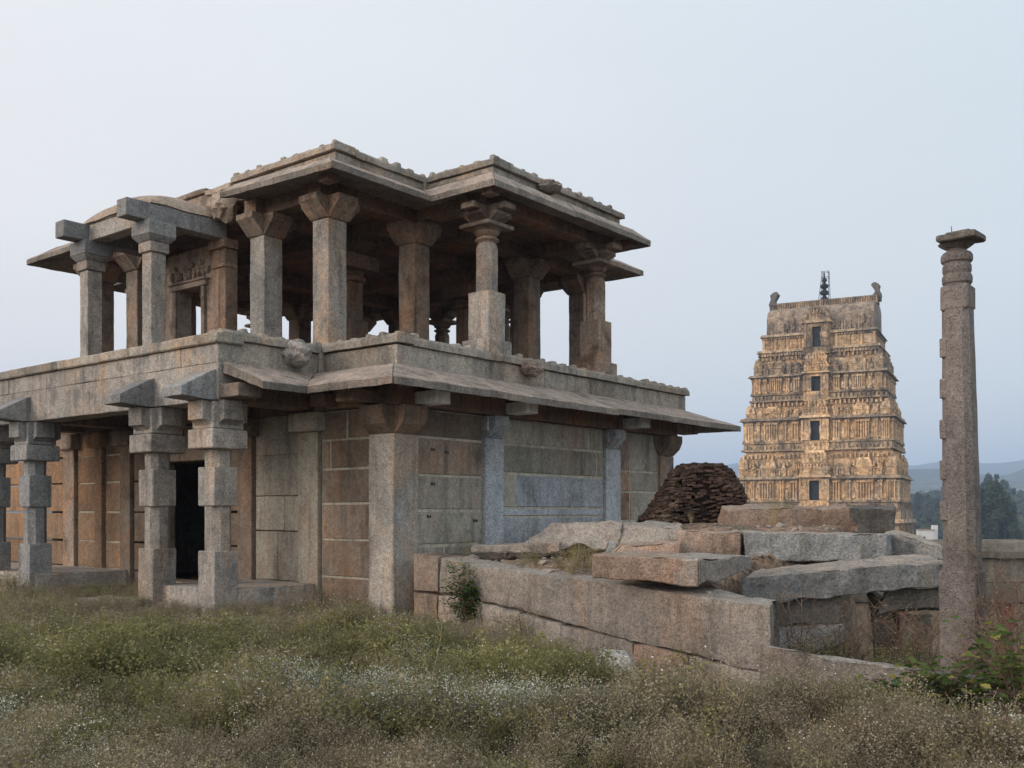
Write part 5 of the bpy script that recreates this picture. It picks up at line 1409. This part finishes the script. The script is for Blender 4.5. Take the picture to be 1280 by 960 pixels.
# ------------------------------------------------------------------ haze
mb = MB(); mb.cube(-6400, 6400, -400, 6400, -30, 290)
hz_ = mb.build('haze', [bpy.data.materials.new('haze_air')], smooth=False); tag(hz_, kind='stuff')
m = hz_.data.materials[0]; m.use_nodes = True; nt = m.node_tree; nt.nodes.clear()
o_ = nd(nt, 'ShaderNodeOutputMaterial'); v_ = nd(nt, 'ShaderNodeVolumePrincipled')
v_.inputs['Color'].default_value = (.57, .73, 1., 1); v_.inputs['Density'].default_value = HAZE if 'HAZE' in globals() else .00032
v_.inputs['Anisotropy'].default_value = 0.
nt.links.new(v_.outputs[0], o_.inputs['Volume'])

# ------------------------------------------------------------------ sky and sun
SUN_AZ = R(-112)     # measured from +Y towards +X: the sun stands to the left, slightly behind the camera
SUN_EL = R(16)
wd = bpy.data.worlds.new('World'); sc.world = wd; wd.use_nodes = True; nt = wd.node_tree; nt.nodes.clear()
out = nd(nt, 'ShaderNodeOutputWorld'); bg = nd(nt, 'ShaderNodeBackground'); bg.inputs['Strength'].default_value = .12
sk = nd(nt, 'ShaderNodeTexSky', sky_type='NISHITA', sun_disc=False); sk.sun_elevation = SUN_EL; sk.sun_rotation = SUN_AZ
sk.air_density = 1.2; sk.dust_density = 3.; sk.ozone_density = 1.5
tc = nd(nt, 'ShaderNodeTexCoord'); 
# even overcast veil over the blue: paler and warmer towards the sun
dt = nd(nt, 'ShaderNodeVectorMath', operation='DOT_PRODUCT'); nt.links.new(tc.outputs['Generated'], dt.inputs[0])
dt.inputs[1].default_value = (math.sin(SUN_AZ+.5), math.cos(SUN_AZ+.5), .25)
mr = nd(nt, 'ShaderNodeMapRange'); nt.links.new(dt.outputs['Value'], mr.inputs[0]); mr.inputs[1].default_value = -.75; mr.inputs[2].default_value = .65
veil = mix(nt, mr.outputs[0], (4.2, 4.88, 5.4), (6.3, 6.22, 6.32))
sx = nd(nt, 'ShaderNodeSeparateXYZ'); nt.links.new(tc.outputs['Generated'], sx.inputs[0])
mz = nd(nt, 'ShaderNodeMapRange'); nt.links.new(sx.outputs[2], mz.inputs[0]); mz.inputs[1].default_value = 0; mz.inputs[2].default_value = .45
veil = mix(nt, mz.outputs[0], mix(nt, 1., veil, (1.09, 1.03, .975), 'MULTIPLY'), mix(nt, 1., veil, (1.05, 1.07, 1.06), 'MULTIPLY'))
tn = nd(nt, 'ShaderNodeTexNoise'); tn.inputs['Scale'].default_value = 1.6; tn.inputs['Detail'].default_value = 4
mpp = nd(nt, 'ShaderNodeMapping'); mpp.inputs['Scale'].default_value = (1, 1, 4.5); nt.links.new(tc.outputs['Generated'], mpp.inputs[0]); nt.links.new(mpp.outputs[0], tn.inputs['Vector'])
veil = mix(nt, 1., veil, ramp(nt, tn.outputs[0], [(.3, .955), (.7, 1.005)]), 'MULTIPLY')
my = nd(nt, 'ShaderNodeMapRange'); nt.links.new(sx.outputs[1], my.inputs[0]); my.inputs[1].default_value = .25; my.inputs[2].default_value = -.8; my.inputs[3].default_value = 0; my.inputs[4].default_value = 1
veil = mix(nt, my.outputs[0], veil, mix(nt, 1., veil, (1.65, 1.6, 1.52), 'MULTIPLY'))   # added sky brightening, unseen behind the camera, lifts the walls facing it
nt.links.new(mix(nt, .88, sk.outputs[0], veil), bg.inputs[0]); nt.links.new(bg.outputs[0], out.inputs[0])
L = bpy.data.lights.new('sun', 'SUN'); L.energy = 1.6; L.angle = R(28); L.color = (1., .86, .74)
lo = bpy.data.objects.new('sun', L); COL.objects.link(lo)
sd = Vector((math.sin(SUN_AZ)*math.cos(SUN_EL), math.cos(SUN_AZ)*math.cos(SUN_EL), math.sin(SUN_EL)))
lo.rotation_euler = sd.to_track_quat('Z', 'Y').to_euler()

# ------------------------------------------------------------------ camera
cd = bpy.data.cameras.new('camera'); cam = bpy.data.objects.new('camera', cd); COL.objects.link(cam)
cam.location = (0, 0, E); cam.rotation_euler = (R(90), 0, 0)
cd.sensor_width = 36; cd.lens = F/1280*36; cd.shift_y = (HZ-480)/1280; cd.clip_end = 20000; cd.clip_start = .1
sc.camera = cam
sc.view_settings.view_transform = 'Standard'; sc.view_settings.look = 'None'; sc.view_settings.gamma = 1; sc.view_settings.use_curve_mapping = False
sc.view_settings.exposure = .38
sc.cycles.max_bounces = 6; sc.cycles.diffuse_bounces = 3; sc.cycles.volume_bounces = 1; sc.cycles.transparent_max_bounces = 8
sc.cycles.use_denoising = True
